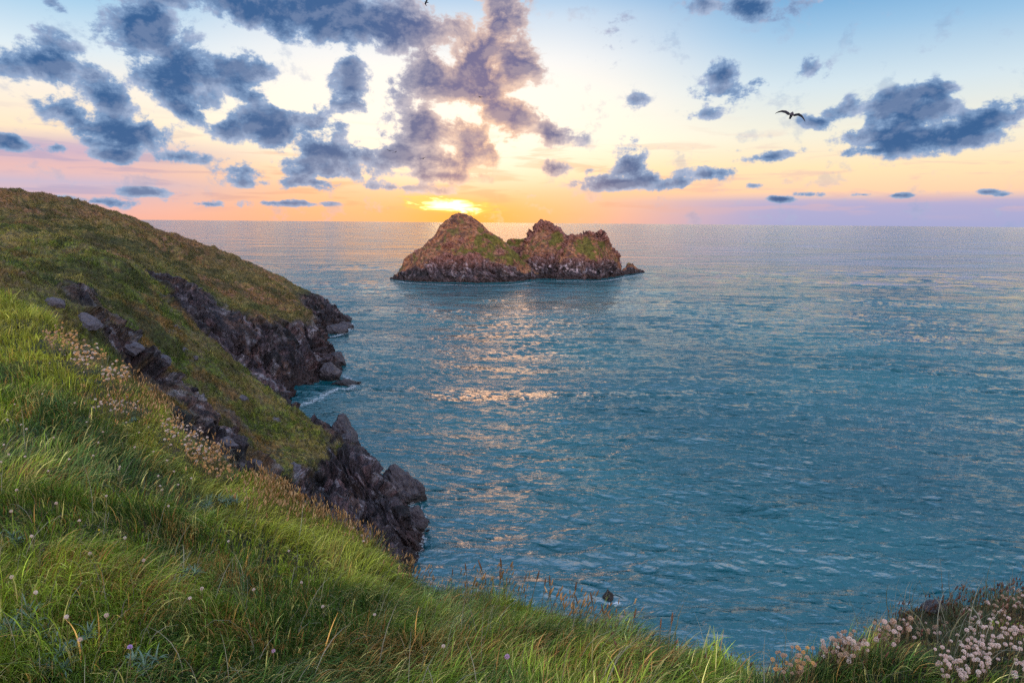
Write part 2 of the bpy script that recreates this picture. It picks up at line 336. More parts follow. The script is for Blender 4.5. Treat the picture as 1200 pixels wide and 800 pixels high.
    wet = sstep(4.2, 1.2, p[..., 2] + s3 * 2); r = lerp(r, np.array([.030, .019, .018]), wet * .85)
    c = lerp(c, r, rock)
    me = np_mesh(name, p.reshape(-1, 3), quads=grid_faces(*p.shape[:2]))
    set_col(me, 'alb', c.reshape(-1, 3)); set_f(me, 'rock', rock)
    return link(name, me, mat), p, n2

# terrain material: measured albedo from the mesh, broken up by procedural detail and bump
def terrain_material(name, s=1.0, bump=0.35):
    m, g = material(name)
    pos = g.node('ShaderNodeNewGeometry').outputs['Position']
    alb = g.node('ShaderNodeAttribute', None, attribute_name='alb').outputs['Color']
    rk = g.node('ShaderNodeAttribute', None, attribute_name='rock').outputs['Fac']
    na = g.noise(pos, 1.7 * s, 6, .65); nb = g.noise(pos, 7 * s, 4, .6)
    v = g.range(g.m('ADD', na, g.m('MULTIPLY', nb, .6)), .55, 1.05, .30, 2.1, False)
    colr = g.mix(1.0, alb, g.node('ShaderNodeCombineXYZ', {0: v, 1: v, 2: v}).outputs[0], 'MULTIPLY')
    spots = g.range(g.noise(pos, 3.3 * s, 3, .6), .62, .72)
    colr = g.mix(g.m('MULTIPLY', g.m('MULTIPLY', spots, rk), .35), colr, (0.22, 0.22, 0.20))
    h = g.m('ADD', g.noise(pos, 2.2 * s, 8, .68), g.m('MULTIPLY', g.noise(pos, 9 * s, 4, .6), .35))
    vm = g.node('ShaderNodeMapping', {'Vector': g.node('ShaderNodeVectorMath', {0: pos, 1: g.node('ShaderNodeTexNoise', {'Vector': pos, 'Scale': .8, 'Detail': 3.0}).outputs['Color']}, operation='ADD').outputs[0], 'Rotation': (0, R(38), R(10)), 'Scale': (1.6 * s, .5 * s, .3 * s)}).outputs[0]
    vc = g.node('ShaderNodeTexVoronoi', {'Vector': vm, 'Scale': 1.2}, feature='DISTANCE_TO_EDGE').outputs[0]
    h = g.m('ADD', h, g.m('MULTIPLY', g.m('MULTIPLY', g.range(vc, 0, .12), rk), .45))
    bp = g.node('ShaderNodeBump', {'Strength': 1.0, 'Distance': bump / s, 'Height': h})
    b = g.node('ShaderNodeBsdfPrincipled', {'Base Color': colr, 'Roughness': g.range(rk, 0, 1, .95, .62, False), 'Normal': bp.outputs[0], 'Specular IOR Level': .3})
    o = g.node('ShaderNodeOutputMaterial'); g.l.new(b.outputs[0], o.inputs[0]); return m
MT = terrain_material('cliff_and_turf', 1.0, .7)
MTI = terrain_material('island_rock_and_turf', .22, .25)
MTF = terrain_material('far_cliff_and_turf', .6, .6)

def pts(rows):
    return np.array([[np.append(P(a, b, Y), k) for (a, b, Y, k) in row] for row in rows])

# ---- headland (farther, left)
cr_row = [(-300, 205, 230, 0), (-100, 213, 235, 0), (0, 223, 240, 0), (60, 231, 243, 0), (110, 243, 246, 0), (150, 257, 250, 0), (205, 277, 256, 0), (262, 300, 262, 0.1), (300, 319, 250, 0.1), (332, 341, 236, 0.1), (359, 368, 214, 0.5), (376, 405, 203, 1)]
md_row = [(-300, 240, 190, 0), (-100, 246, 190, 0), (0, 252, 192, .1), (60, 262, 197, .1), (110, 275, 201, 0), (150, 288, 206, 0), (205, 309, 213, 0), (258, 330, 220, 0), (292, 345, 218, 0), (325, 358, 214, 0), (352, 380, 206, .6), (372, 415, 200, 1)]
ct_row = [(-300, 280, 160, 0), (-100, 280, 160, 0), (0, 283, 162, 0), (60, 292, 164, 0.0), (105, 303, 167, 0.45), (145, 318, 171, .62), (205, 343, 177, .68), (252, 370, 181, .62), (290, 378, 187, .55), (320, 382, 193, .6), (347, 400, 197, .95), (370, 425, 197, 1)]
cm_row = [(-300, 330, 140, .5), (-100, 330, 140, .5), (0, 335, 143, .8), (60, 345, 148, .9), (105, 365, 152, 1), (150, 385, 157, 1), (205, 412, 163, 1), (255, 428, 169, .85), (295, 432, 175, .8), (325, 436, 180, .95), (352, 440, 187, 1), (374, 440, 193, 1)]
C = pts([cr_row, md_row, ct_row, cm_row])
base = np.array([np.append(S(a, b, -1.5), 1) for a, b in [(-300, 520), (-100, 520), (0, 518), (60, 515), (105, 510), (150, 506), (205, 500), (255, 492), (295, 484), (325, 477), (358, 464), (384, 450)]])
back1 = C[0].copy(); back1[:, 1] += 18; back1[:, 2] -= 5; back1[-4:, 2] -= 4; back1[:, 0] -= 3; back1[:, 3] = .1; back1[-3:, 3] = 1
back2 = C[0].copy(); back2[:, 1] += 60; back2[:, 2] = np.maximum(back2[:, 2] - 35, -3); back2[-4:, 2] = -3; back2[-4:, 1] -= 36; back2[:, 3] = .8
Cg = np.concatenate([back2[None], back1[None], C, base[None]])
end = Cg[:, -1:].copy(); end[:, 0, 2] = -3; end[:, 0, 0] += 5; end[:, 0, 3] = 1
Cg = np.concatenate([Cg, end], 1)
head, hp, hn = terrain('headland', Cg, 420, 540, 3, (1.3, 0.25, 1.0), (2.0, .04), 1.7, .26, .05, 0, 'far', mat=MTF, breakup=.30, fine=1.4)
tag(head, kind='structure')

# ---- far cliff behind the headland's nose
rows = [[(240, 294, 285, 0), (275, 303, 284, 0), (305, 314, 286, 0.1), (332, 327, 290, .2), (356, 340, 293, .3), (371, 347, 296, .5), (384, 360, 298, .9), (396, 373, 300, 1)],
        [(240, 310, 268, 0), (275, 322, 268, 0), (305, 332, 270, 0), (334, 342, 272, .2), (352, 352, 276, .45), (366, 360, 281, .8), (380, 370, 290, 1), (396, 377, 297, 1)],
        [(240, 330, 250, .3), (275, 345, 250, .3), (305, 355, 252, .3), (334, 362, 255, .6), (352, 370, 262, .9), (366, 378, 270, 1), (382, 381, 284, 1), (398, 380, 294, 1)]]
D = pts(rows)
base = np.array([np.append(S(a, b, -1.5), 1) for a, b in [(240, 420), (275, 415), (305, 410), (334, 405), (354, 400), (372, 394), (388, 389), (402, 382)]])
b2 = D[0].copy(); b2[:, 1] += 22; b2[:, 2] = np.maximum(b2[:, 2] - 12, -2); b2[:, 3] = .6
b3 = D[0].copy(); b3[:, 1] += 40; b3[:, 2] = -3; b3[:, 3] = 1
Dg = np.concatenate([b3[None], b2[None], D, base[None]]); end = Dg[:, -1:].copy(); end[:, 0, 2] = -3; end[:, 0, 0] += 4; Dg = np.concatenate([Dg, end], 1)
fc, fp, fn = terrain('far_cliff', Dg, 220, 280, 23, (1.3, 0.2, 1.0), (1.6, .05), 1.7, .28, .06, 0, 'far', mat=MTF, breakup=.35)
tag(fc, kind='structure')

# ---- nearer spur
cr_row = [(-300, 240, 150, 0), (-140, 254, 140, 0), (-55, 263, 134, 0), (0, 268, 130, 0), (60, 277, 123, 0), (107, 291, 118, 0), (150, 326, 112, .1), (190, 364, 109, .2), (228, 400, 108, .2), (270, 436, 107, .2), (330, 476, 106, .25), (385, 513, 104, .45), (432, 549, 97, .8), (464, 588, 91, 1), (481, 624, 89, 1)]
f1_row = [(-300, 280, 118, 0), (-140, 284, 113, 0), (-55, 286, 110, .1), (0, 288, 108, .25), (50, 303, 103, .2), (95, 326, 100, .25), (135, 357, 97, .3), (175, 398, 95, .25), (215, 437, 95, .25), (255, 470, 95, .3), (310, 508, 96, .35), (360, 545, 95, .5), (408, 579, 92, .9), (446, 609, 88.5, 1), (471, 642, 87, 1)]
f2_row = [(-300, 310, 95, .0), (-140, 307, 92, .0), (-50, 306, 89, .1), (0, 306, 88, .25), (45, 328, 85, .25), (85, 355, 83, .42), (120, 388, 82, .62), (160, 425, 82, .6), (200, 465, 82, .5), (240, 500, 83, .55), (290, 535, 85, .5), (340, 572, 86, .55), (390, 602, 85, .9), (432, 630, 83, 1), (466, 655, 82.5, 1)]
f3_row = [(-300, 350, 72, 0), (-140, 342, 71, 0), (-50, 338, 70, .1), (0, 335, 70, .3), (40, 355, 68, .3), (75, 385, 68, .4), (105, 412, 69, .4), (145, 452, 70, .35), (185, 495, 71, .5), (225, 535, 73, .75), (275, 575, 75, .7), (325, 610, 77, .7), (375, 640, 78, .9), (418, 665, 78, 1), (452, 682, 78, 1)]
B = pts([cr_row, f1_row, f2_row, f3_row])
b2 = B[0].copy(); b2[:, 1] += 14; b2[:, 2] = np.maximum(b2[:, 2] - 8, -2); b2[:, 3] = .6; b2[-4:, 1] -= 7
b3 = B[0].copy(); b3[:, 1] += 34; b3[:, 2] = np.maximum(b3[:, 2] - 40, -3); b3[:, 3] = 1; b3[-4:, 1] -= 22; b3[:5, 2] += 15
g1 = B[3].copy(); g1[:, 1] -= 12; g1[:, 2] = np.maximum(g1[:, 2] - 14, -2); g1[:, 0] += 3; g1[:, 3] = 1
g2 = B[3].copy(); g2[:, 1] -= 24; g2[:, 2] = -3; g2[:, 0] += 6; g2[:, 3] = 1
Bg = np.concatenate([b3[None], b2[None], B, g1[None], g2[None]]); end = Bg[:, -1:].copy(); end[:, 0, 2] = -4; end[:, 0, 0] += 2.5; Bg = np.concatenate([Bg, end], 1)
sp, spp, spn = terrain('cliff_spur', Bg, 560, 700, 41, (1.5, 0.35, 1.0), (1.2, .08), 1.3, .55, .09, -.02, 'near', mat=MT, breakup=.55)
tag(sp, kind='structure')

# ---- foreground slope (what the viewer stands on)
cx = [-400, -150, 0, 90, 180, 270, 350, 420, 485, 600, 700, 800, 890, 970, 1060, 1200, 1500]
bot = [(-400, 800, 1.7), (-150, 800, 1.8), (0, 800, 1.95), (60, 800, 2.0), (130, 800, 2.05), (220, 800, 2.15), (300, 800, 2.2), (380, 800, 2.3), (460, 800, 2.35), (590, 800, 2.4), (700, 800, 2.4), (800, 815, 2.4), (890, 830, 2.3), (970, 815, 2.25), (1060, 800, 2.2), (1200, 800, 2.15), (1500, 800, 2.0)]
midr = [(-400, 470, 6), (-150, 500, 5.5), (0, 540, 4.6), (60, 560, 4.3), (140, 610, 3.9), (230, 655, 3.6), (315, 688, 3.5), (395, 712, 3.4), (470, 735, 3.3), (595, 755, 3.2), (700, 778, 3.0), (800, 805, 2.85), (890, 818, 2.75), (970, 803, 2.75), (1060, 770, 2.8), (1200, 750, 2.8), (1500, 740, 2.7)]
m2 = [(-400, 340, 12), (-150, 370, 11), (0, 415, 8.6), (70, 460, 6.9), (155, 525, 5.6), (245, 590, 4.8), (330, 635, 4.5), (407, 668, 4.3), (477, 703, 4.05), (598, 732, 3.8), (700, 764, 3.5), (800, 797, 3.2), (890, 811, 3.1), (970, 796, 3.1), (1060, 750, 3.2), (1200, 718, 3.4), (1500, 690, 3.4)]
crt = [(-400, 270, 24), (-150, 300, 19), (0, 348, 14), (90, 412, 9.5), (180, 482, 7.4), (270, 560, 6.0), (350, 606, 5.6), (420, 645, 5.2), (485, 690, 4.8), (600, 722, 4.4), (700, 757, 4.0), (800, 792, 3.6), (890, 806, 3.4), (970, 790, 3.4), (1060, 735, 3.7), (1200, 694, 4.1), (1500, 650, 4.6)]
A = np.array([[np.append(P(*t), 0) for t in row] for row in (bot, midr, m2, crt)])
a0 = A[0].copy(); a0[:, :2] *= 0.25; a0[:, 2] = 45 - 1.62 + a0[:, 0] * -0.12; 
a00 = a0.copy(); a00[:, 1] -= 5; a00[:, 2] += .6
od = A[3][:, :2] - A[1][:, :2]; od /= np.linalg.norm(od, axis=1, keepdims=True)
def push(o_, dz, k):
    r_ = A[3].copy(); r_[:, :2] += od * o_; r_[:, 2] -= dz; r_[:, 3] = k; return r_
lw = np.linspace(1, 0, len(cx)) ** 2
r5 = push(.8, .75, 0); r6 = push(2.4, 3.0, .5); r7 = push(7, 13, 1); r8 = push(17, 0, 1); r8[:, 2] = 12; r9 = push(27, 0, 1); r9[:, 2] = -3
Ag = np.concatenate([a00[None], a0[None], A, r5[None], r6[None], r7[None], r8[None], r9[None]])
gA = cr(cr(Ag, 420, 0), 520, 1); pA = gA[..., :3].copy(); kA = gA[..., 3]
nA = grid_normals(pA); nA *= np.sign(nA[..., 2:3] + 1e-9)
dist = np.linalg.norm(pA - CAM, axis=-1)
hump = fbm(pA, 0.9, 3, 101) * .085 + fbm(pA, 2.6, 2, 102) * .03
hump = hump * np.clip(dist / 3, .4, 1.6)
ed = sstep(.3, .9, kA)
qA = strata(pA, (1.3, .3, 1), 9, .6, .1)
pA += nA * ((1 - ed) * hump + ed * (ridged(qA, 1, 5, 12) * 1.2 + np.abs(fbm(pA, .5, 4, 13))))[..., None]
nA = grid_normals(pA); nA *= np.sign(nA[..., 2:3] + 1e-9)
cA = lerp(np.array([.026, .032, .012]) + 0 * pA, np.array([.055, .045, .022]), sstep(-.2, .4, fbm(pA, 1.2, 4, 105)))
cA = lerp(cA, np.array([.055, .048, .062]), ed)
meA = np_mesh('grass_slope', pA.reshape(-1, 3), quads=grid_faces(*pA.shape[:2]))
set_col(meA, 'alb', cA.reshape(-1, 3)); set_f(meA, 'rock', ed)
slope = link('ground', meA, terrain_material('turf_ground', 4.0, .12)); tag(slope, kind='structure')
def bvh_of(p):
    f = grid_faces(*p.shape[:2]); return BVHTree.FromPolygons([Vector(v) for v in p.reshape(-1, 3)], [tuple(q) for q in f.tolist()])
bvA = bvh_of(pA[:300:1, :]); bvB = bvh_of(spp[::4, ::4])
def hit(bv, px, py):
    d = ray(px, py); d = d / np.linalg.norm(d)
    l, n, i, t = bv.ray_cast(Vector(CAM), Vector(d))
    if l is None: return None, None
    if n.z < 0: n = -n
    return l, n
print('terrain', round(time.time() - T0, 1))

# ------------------------------------------------------------------ islands
def island(name, prof, bl, seed, label, depthk=.75, rough=1.9, nu=380, back=0.8, Yoff=0, sdir=(1.0, .3, .9), cliff=.26, top=.35):
    ax = np.array([p[0] for p in prof], float); ay = np.array([p[1] for p in prof], float)
    n = max(len(prof) * 2, 20); xs = np.linspace(ax[0], ax[-1], n); ys = np.interp(xs, ax, ay)
    bx = np.array([p[0] for p in bl], float); by = np.array([p[1] for p in bl], float)
    yb = np.interp(xs, bx, by)
    rows = [[] for _ in range(8)]
    for i, (x, yt, yy) in enumerate(zip(xs, ys, yb)):
        b = S(x, yy, 0.0); b[1] += Yoff; b[0] = P(x, yy, b[1])[0]
        h0 = P(x, yt, b[1])[2]
        rY = b[1] + max(3, h0) * depthk + 4; r_ = P(x, yt, rY); h = max(r_[2], .5)
        def mixp(s, hh, k, bb=b, rr=r_):
            q = bb + (rr - bb) * s; q = q.copy(); q[2] = hh * h; return np.append(q, k)
        low = b.copy(); low[2] = -3
        rows[7].append(np.append(low + np.array([0, -2, 0]), 1))
        rows[6].append(mixp(0.02, .02, 1)); rows[5].append(mixp(.16, cliff, .95)); rows[4].append(mixp(.42, .30 + cliff * .85, .35)); rows[3].append(mixp(.72, .80, .3)); rows[2].append(mixp(1, 1, top))
        q = r_.copy(); q[1] += h * back * .5 + 3; q[2] = h * .6; rows[1].append(np.append(q, .6))
        q = r_.copy(); q[1] += h * back + 8; q[2] = -3; rows[0].append(np.append(q, 1))
    G = np.array(rows)
    e0 = G[:, :1].copy(); e0[:, 0, 2] = -3; e0[:, 0, 0] -= 3; e1 = G[:, -1:].copy(); e1[:, 0, 2] = -3; e1[:, 0, 0] += 3
    G = np.concatenate([e0, G, e1], 1)
    o, p, n_ = terrain(name, G, 260, nu, seed, sdir, (1.0, .045), rough, .16, .06, 0, 'island', mat=MTI, breakup=.5, rough=1.1)
    tag(o, label, 'island'); return o
island('rock_island', [(462, 326), (468, 318), (474, 306), (480, 300), (490, 294), (498, 288), (506, 279), (516, 265), (524, 258), (532, 254), (540, 251), (551, 255), (560, 261), (572, 270), (585, 280), (598, 291), (610, 303), (621, 313), (633, 323)],
       [(462, 327), (500, 330), (560, 331), (600, 330), (633, 326)], 201, 'larger cone shaped rock island at left of the pair, with green turf patches')
island('rock_island', [(606, 322), (611, 305), (615, 290), (620, 278), (627, 268), (634, 260), (643, 262), (650, 267), (660, 274), (666, 279), (671, 281)],
       [(606, 325), (640, 326), (671, 327)], 301, 'pointed steep rock island with a sharp peak, right beside the big cone', .8, 2.4, top=.7)
island('rock_island', [(656, 300), (664, 284), (672, 278), (682, 276), (692, 276), (698, 279), (704, 277), (710, 281), (716, 288), (723, 300), (728, 312), (729, 320)],
       [(656, 327), (700, 327), (729, 322)], 401, 'flat topped rock island with a green patch, right of the sharp peak', .7, 2.4, top=.75)
island('rock_island', [(592, 292), (595, 281), (602, 280), (610, 280), (618, 279), (624, 285)], [(592, 322), (624, 322)], 501, 'low dark rock block in the gap between the cone and the sharp peak', .3, 1.0, 160, .5, 28, cliff=.6)
island('sea_stack', [(727, 320), (731, 316), (734, 314), (737, 309), (741, 309), (744, 313), (748, 316), (753, 319)], [(727, 322), (753, 319.5)], 601, 'small jagged rock stack off the right tip of the islands', .6, .7, 160, .6, cliff=.5)
print('islands', round(time.time() - T0, 1))

# ------------------------------------------------------------------ boulders
m, g = material('wet_slate')
oc = g.node('ShaderNodeTexCoord').outputs['Object']; pos = g.node('ShaderNodeNewGeometry').outputs['Position']
na = g.noise(pos, 1.3, 7, .7); zz = g.node('ShaderNodeSeparateXYZ', {0: pos}).outputs[2]
ccol = g.ramp(na, [(0.25, (.014, .012, .016)), (.5, (.045, .036, .045)), (.62, (.085, .07, .07)), (.78, (.15, .14, .15))])
ccol = g.mix(g.range(zz, 2.0, .6), ccol, (.016, .012, .012))
bp = g.node('ShaderNodeBump', {'Strength': 1.0, 'Distance': .3, 'Height': g.noise(pos, 2.4, 8, .7)})
b = g.node('ShaderNodeBsdfPrincipled', {'Base Color': ccol, 'Roughness': .5, 'Normal': bp.outputs[0]})
o = g.node('ShaderNodeOutputMaterial'); g.l.new(b.outputs[0], o.inputs[0]); M_ROCK = m
import bmesh
def ico(sub):
    bm = bmesh.new(); bmesh.ops.create_icosphere(bm, subdivisions=sub, radius=1)
    v = np.array([x.co[:] for x in bm.verts]); f = np.array([[q.index for q in x.verts] for x in bm.faces]); bm.free(); return v, f
ICO5 = ico(5); ICO3 = ico(3)
def rock(name, loc, size, seed, label, cat='rock', mat=None, group=None, rot=0.0, sdir=(1.2, .3, 1), spike=0):
    v, f = ICO5; v = v.copy(); rs = np.random.default_rng(seed)
    for k in range(16):                                   # cleaved faces
        d = rs.normal(size=3); d /= np.linalg.norm(d); t = rs.uniform(.55, .85); s = v @ d; v -= np.outer(np.maximum(s - t, 0), d)
    if spike: v[:, 2] *= 1 + spike * np.clip(1 - np.hypot(v[:, 0] + .2, v[:, 1]), 0, 1)
    v *= np.array(size); c_, s_ = math.cos(rot), math.sin(rot); v = v @ np.array([[c_, s_, 0], [-s_, c_, 0], [0, 0, 1]])
    w = v + seed * 3.1; L = max(size); q = strata(w, sdir, seed, 3.0 / L, .8 / L)
    nn = v / (np.linalg.norm(v, axis=1, keepdims=True) + 1e-6)
    v += nn * (ridged(q, 1, 4, seed) * .15 * L + fbm(w, 2.5 / L, 4, seed + 1) * .16 * L)[:, None]
    me = np_mesh(name, v, tris=f, smooth=False); o = link(name, me, mat or M_ROCK, loc=Vector(loc)); tag(o, label, cat, group); return o
def sea_rock(px, py, size, seed, label, rot=0, spike=0, dz=.2):
    p = S(px, py, 0); rock('sea_rock', (p[0], p[1] + size[1] * .5, size[2] * dz), size, seed, label, rot=rot, spike=spike)
sea_rock(402, 376, (3.6, 2.5, 2.4), 1, 'small rock off the tip of the farthest cliff')
sea_rock(395, 391, (5.5, 3, 3.2), 2, 'dark boulder at the foot of the farthest cliff')
sea_rock(405, 385, (3.4, 2.4, 2.4), 3, 'rounded dark boulder just off the farthest cliff foot')
sea_rock(391, 429, (3.0, 2.6, 4.2), 4, 'stubby dark boulder standing at the nose of the headland', spike=.3)
sea_rock(386, 446, (3.6, 3.0, 3.6), 5, 'dark rock jutting from the headland nose below the stubby boulder', spike=.3)
sea_rock(405, 451, (4.2, 1.6, 1.0), 6, 'long low flat rock pointing out to sea from the headland nose')
sea_rock(398, 522, (3.0, 2.4, 4.4), 7, 'tall dark boulder pair behind the crest of the nearer cliff spur', spike=.5)
sea_rock(408, 532, (2.4, 2.4, 3.0), 17, 'lower dark boulder tucked behind the spur crest beside the tall one')
sea_rock(466, 590, (3.0, 2.6, 4.2), 8, 'big pointed dark boulder against the tip of the cliff spur', spike=.8)
sea_rock(481, 588, (2.2, 2.0, 2.6), 9, 'round dark boulder on the seaward side of the pointed one', spike=.2)
sea_rock(484, 624, (1.9, 1.8, 2.8), 10, 'short dark stump of rock at the lower tip of the cliff spur', spike=.2)
sea_rock(713, 702, (.75, .6, .8), 11, 'small lone pointed rock breaking the water off the grassy slope', spike=.6)
sea_rock(737, 758, (1.7, 1.3, .7), 12, 'low wet rock awash just below the grass edge')
sea_rock(762, 768, (2.0, 1.0, .5), 13, 'flat wet rock awash beside the low rock below the grass edge')

# outcrops on the spur and stones at the grass edge
m2_, g = material('pale_slate')
pos = g.node('ShaderNodeNewGeometry').outputs['Position']
na = g.noise(pos, 3.0, 7, .7)
ccol = g.ramp(na, [(0.25, (.03, .026, .036)), (.5, (.085, .08, .10)), (.66, (.10, .094, .10)), (.8, (.24, .23, .22))])
bp = g.node('ShaderNodeBump', {'Strength': 1.0, 'Distance': .15, 'Height': g.noise(pos, 4.5, 8, .7)})
b = g.node('ShaderNodeBsdfPrincipled', {'Base Color': ccol, 'Roughness': .7, 'Normal': bp.outputs[0]})
o = g.node('ShaderNodeOutputMaterial'); g.l.new(b.outputs[0], o.inputs[0]); M_PALE = m2_
outc = [(62, 352, 1.6, 'pale slate outcrop in the turf near the far left of the spur'), (100, 372, 1.9, 'long grey outcrop at the head of the spur rock band'), (150, 402, 1.8, 'jagged outcrop midway along the spur rock band'),
        (190, 418, 1.6, 'blue grey block at the lower end of the spur rock band'), (215, 408, 1.0, 'small pale slab in the turf above the rock band'), (205, 382, .9, 'thin tilted slab near the spur crest'),
        (228, 418, .8, 'lone small stone in turf right of the thin slab'), (285, 465, 1.0, 'small outcrop just below the spur crest line'), (262, 515, 1.9, 'dark tilted outcrop above the white flowers'),
        (322, 490, 1.3, 'broken outcrop on the crest before the sea gap'), (345, 545, 1.5, 'mossy outcrop above the orange seed stalks'), (300, 540, 1.5, 'upright slab in the dark gully of the spur')]
for k, (px, py, s, lab) in enumerate(outc):
    s *= .72
    l, n = hit(bvB, px, py)
    if l is None: continue
    rock('rock_outcrop', (l.x, l.y, l.z - s * .45), (s * 1.15, s * .8, s * .75), 60 + k, lab, mat=M_PALE, rot=.5)
for px, py, s, sd_, lab in ((287, 556, .09, 81, 'purple grey stone at the grass edge left of the orange seed stalks'), (1097, 716, .05, 82, 'dark purple stone on the edge of the flowery mound'), (1168, 690, .03, 83, 'small dark stone on top of the flowery mound')):
    l, n = hit(bvA, px, py)
    if l: rock('stone', (l.x, l.y, l.z + s * .4), (s * 1.3, s, s * .7), sd_, lab, mat=M_PALE)
print('rocks', round(time.time() - T0, 1))

# ------------------------------------------------------------------ sea
def sea():
    m, g = material('sea_water')
    pos = g.node('ShaderNodeNewGeometry').outputs['Position']
    def wave(rot, sx, sy, scale, detail, rough, dist=0.0):
        v = g.node('ShaderNodeMapping', {'Vector': pos, 'Rotation': (0, 0, R(rot)), 'Scale': (sx, sy, 1)}).outputs[0]
        return g.noise(v, scale, detail, rough, dist)
    h = g.m('MULTIPLY', wave(6, .6, 1, .06, 4, .6, .8), 2.5)
    h = g.m('ADD', h, g.m('MULTIPLY', wave(2, .5, 1, .013, 3, .6, .6), 13.0))
    h = g.m('ADD', h, g.m('MULTIPLY', wave(10, .45, 1, .13, 4, .62, .4), .9))
    h = g.m('ADD', h, g.m('MULTIPLY', wave(10, .34, 1, .9, 3, .6, .5), .40))
    h = g.m('ADD', h, g.m('MULTIPLY', wave(-24, .6, 1, 2.6, 3, .6), .09))
    bp = g.node('ShaderNodeBump', {'Strength': 1.0, 'Distance': 1.0, 'Height': h})
    big = g.noise(pos, .012, 3, .5)
    col = g.mix(g.range(big, .4, .65), (0.001, 0.062, 0.078), (0.002, 0.090, 0.104))
    b = g.node('ShaderNodeBsdfPrincipled', {'Base Color': col, 'Roughness': g.range(g.noise(g.node('ShaderNodeMapping', {'Vector': pos, 'Scale': (.35, 1, 1)}).outputs[0], .012, 4, .6), .38, .62, .05, .14), 'IOR': 2.0, 'Normal': bp.outputs[0]})
    o = g.node('ShaderNodeOutputMaterial'); g.l.new(b.outputs[0], o.inputs[0])
    # radial sheet, dense enough near the cliffs to carry real waves, flat towards the horizon
    rr = [0.0, 15.0, 30.0]
    while rr[-1] < 45000:
        r_ = rr[-1]; rr.append(r_ + (max(.20, r_ * r_ / 95000) if r_ < 900 else r_ * .09))
    rr = np.array(rr); fine = np.linspace(R(-43), R(43), 1350); th = np.concatenate([np.linspace(-np.pi, R(-44), 40), fine, np.linspace(R(44), np.pi, 40)])
    Rr, Tt = np.meshgrid(rr, th, indexing='ij')
    x0, y0 = np.sin(Tt) * Rr, np.cos(Tt) * Rr; z0 = 0 * Rr; dx_, dy_ = 0 * Rr, 0 * Rr
    sp_ = np.maximum(np.gradient(rr)[:, None], Rr * R(86) / 1350) * np.where(np.abs(Tt) < R(43.5), 1, 40)
    rg = np.random.default_rng(5)
    gust = .75 + .5 * sstep(-.3, .3, fbm(np.stack([x0, y0, z0], -1), .018, 2, 77))
    for k in range(64):
        lam = .62 * (16 / .62) ** (k / 63) * rg.uniform(.9, 1.1); th_ = R(-99) + rg.normal(0, .27); kx, ky = math.cos(th_), math.sin(th_); kk = 2 * math.pi / lam
        steep = .050 * (.9 if lam < 1.1 else 1.2 if lam < 3 else .68 if lam < 6 else .46); amp = steep / kk * gust * sstep(1.5, 2.6, lam / sp_)
        ph = kk * (x0 * kx + y0 * ky) + rg.uniform(0, 6.28) + 1.2 * np.sin((x0 * ky - y0 * kx) * kk * .13 + rg.uniform(0, 6.28))
        z0 = z0 + amp * np.sin(ph); c_ = np.cos(ph) * amp * .9; dx_ += c_ * kx; dy_ += c_ * ky
    v = np.stack([x0 + dx_, y0 + dy_, z0], -1)
    me = np_mesh('sea', v.reshape(-1, 3), quads=grid_faces(*Rr.shape)[:, ::-1])
    tag(link('sea', me, m), kind='structure')
sea()

# foam lace where swell meets the rocks
def foam():
    m, g = material('foam')
    pos = g.node('ShaderNodeNewGeometry').outputs['Position']; e = g.node('ShaderNodeAttribute', None, attribute_name='edge').outputs['Fac']
    n = g.m('MULTIPLY', g.m('ADD', g.noise(pos, .8, 8, .78, 1.8), g.m('MULTIPLY', e, .17)), 1.0)
    a = g.m('MULTIPLY', g.m('MULTIPLY', g.range(n, .60, .74), g.range(e, 0, .3)), .6)
    b = g.node('ShaderNodeBsdfPrincipled', {'Base Color': (.78, .82, .86, 1), 'Roughness': .8, 'Alpha': a})
    o = g.node('ShaderNodeOutputMaterial'); g.l.new(b.outputs[0], o.inputs[0])
    V, Q, E_ = [], [], []; nb = 0
    for pl, w in (([(462, 329), (480, 332), (520, 334), (560, 335), (600, 334), (633, 330)], 5), ([(640, 329), (700, 330), (735, 325), (756, 321)], 5), ([(375, 396), (392, 395), (408, 388), (412, 378)], 3), ([(335, 480), (365, 472), (392, 458), (415, 454), (398, 436)], 3), ([(400, 530), (420, 545), (455, 570), (485, 595), (492, 625), (488, 645), (470, 668)], 2.2), ([(700, 705), (715, 710), (728, 708)], .9), ([(725, 762), (745, 768), (775, 775), (800, 776)], 1.6)):
        c = cr(np.array([S(a_, b_, 0.0) for a_, b_ in pl]), 60); t = np.gradient(c, axis=0); t /= np.linalg.norm(t, axis=1, keepdims=True); nrm = np.stack([-t[:, 1], t[:, 0], 0 * t[:, 0]], -1)
        for j, s in enumerate(np.linspace(-1, 1, 7)):
            q = c + nrm * s * w; q[:, 2] = .32; V.append(q); E_.append(np.full(60, 1 - abs(s)) * np.minimum(1, np.minimum(np.arange(60), 59 - np.arange(60)) / 6))
        Q.append(grid_faces(7, 60) + nb); nb += 420
    me = np_mesh('foam', np.concatenate(V), quads=np.concatenate(Q)); set_f(me, 'edge', np.concatenate(E_))
    tag(link('foam', me, m), kind='stuff')
foam()

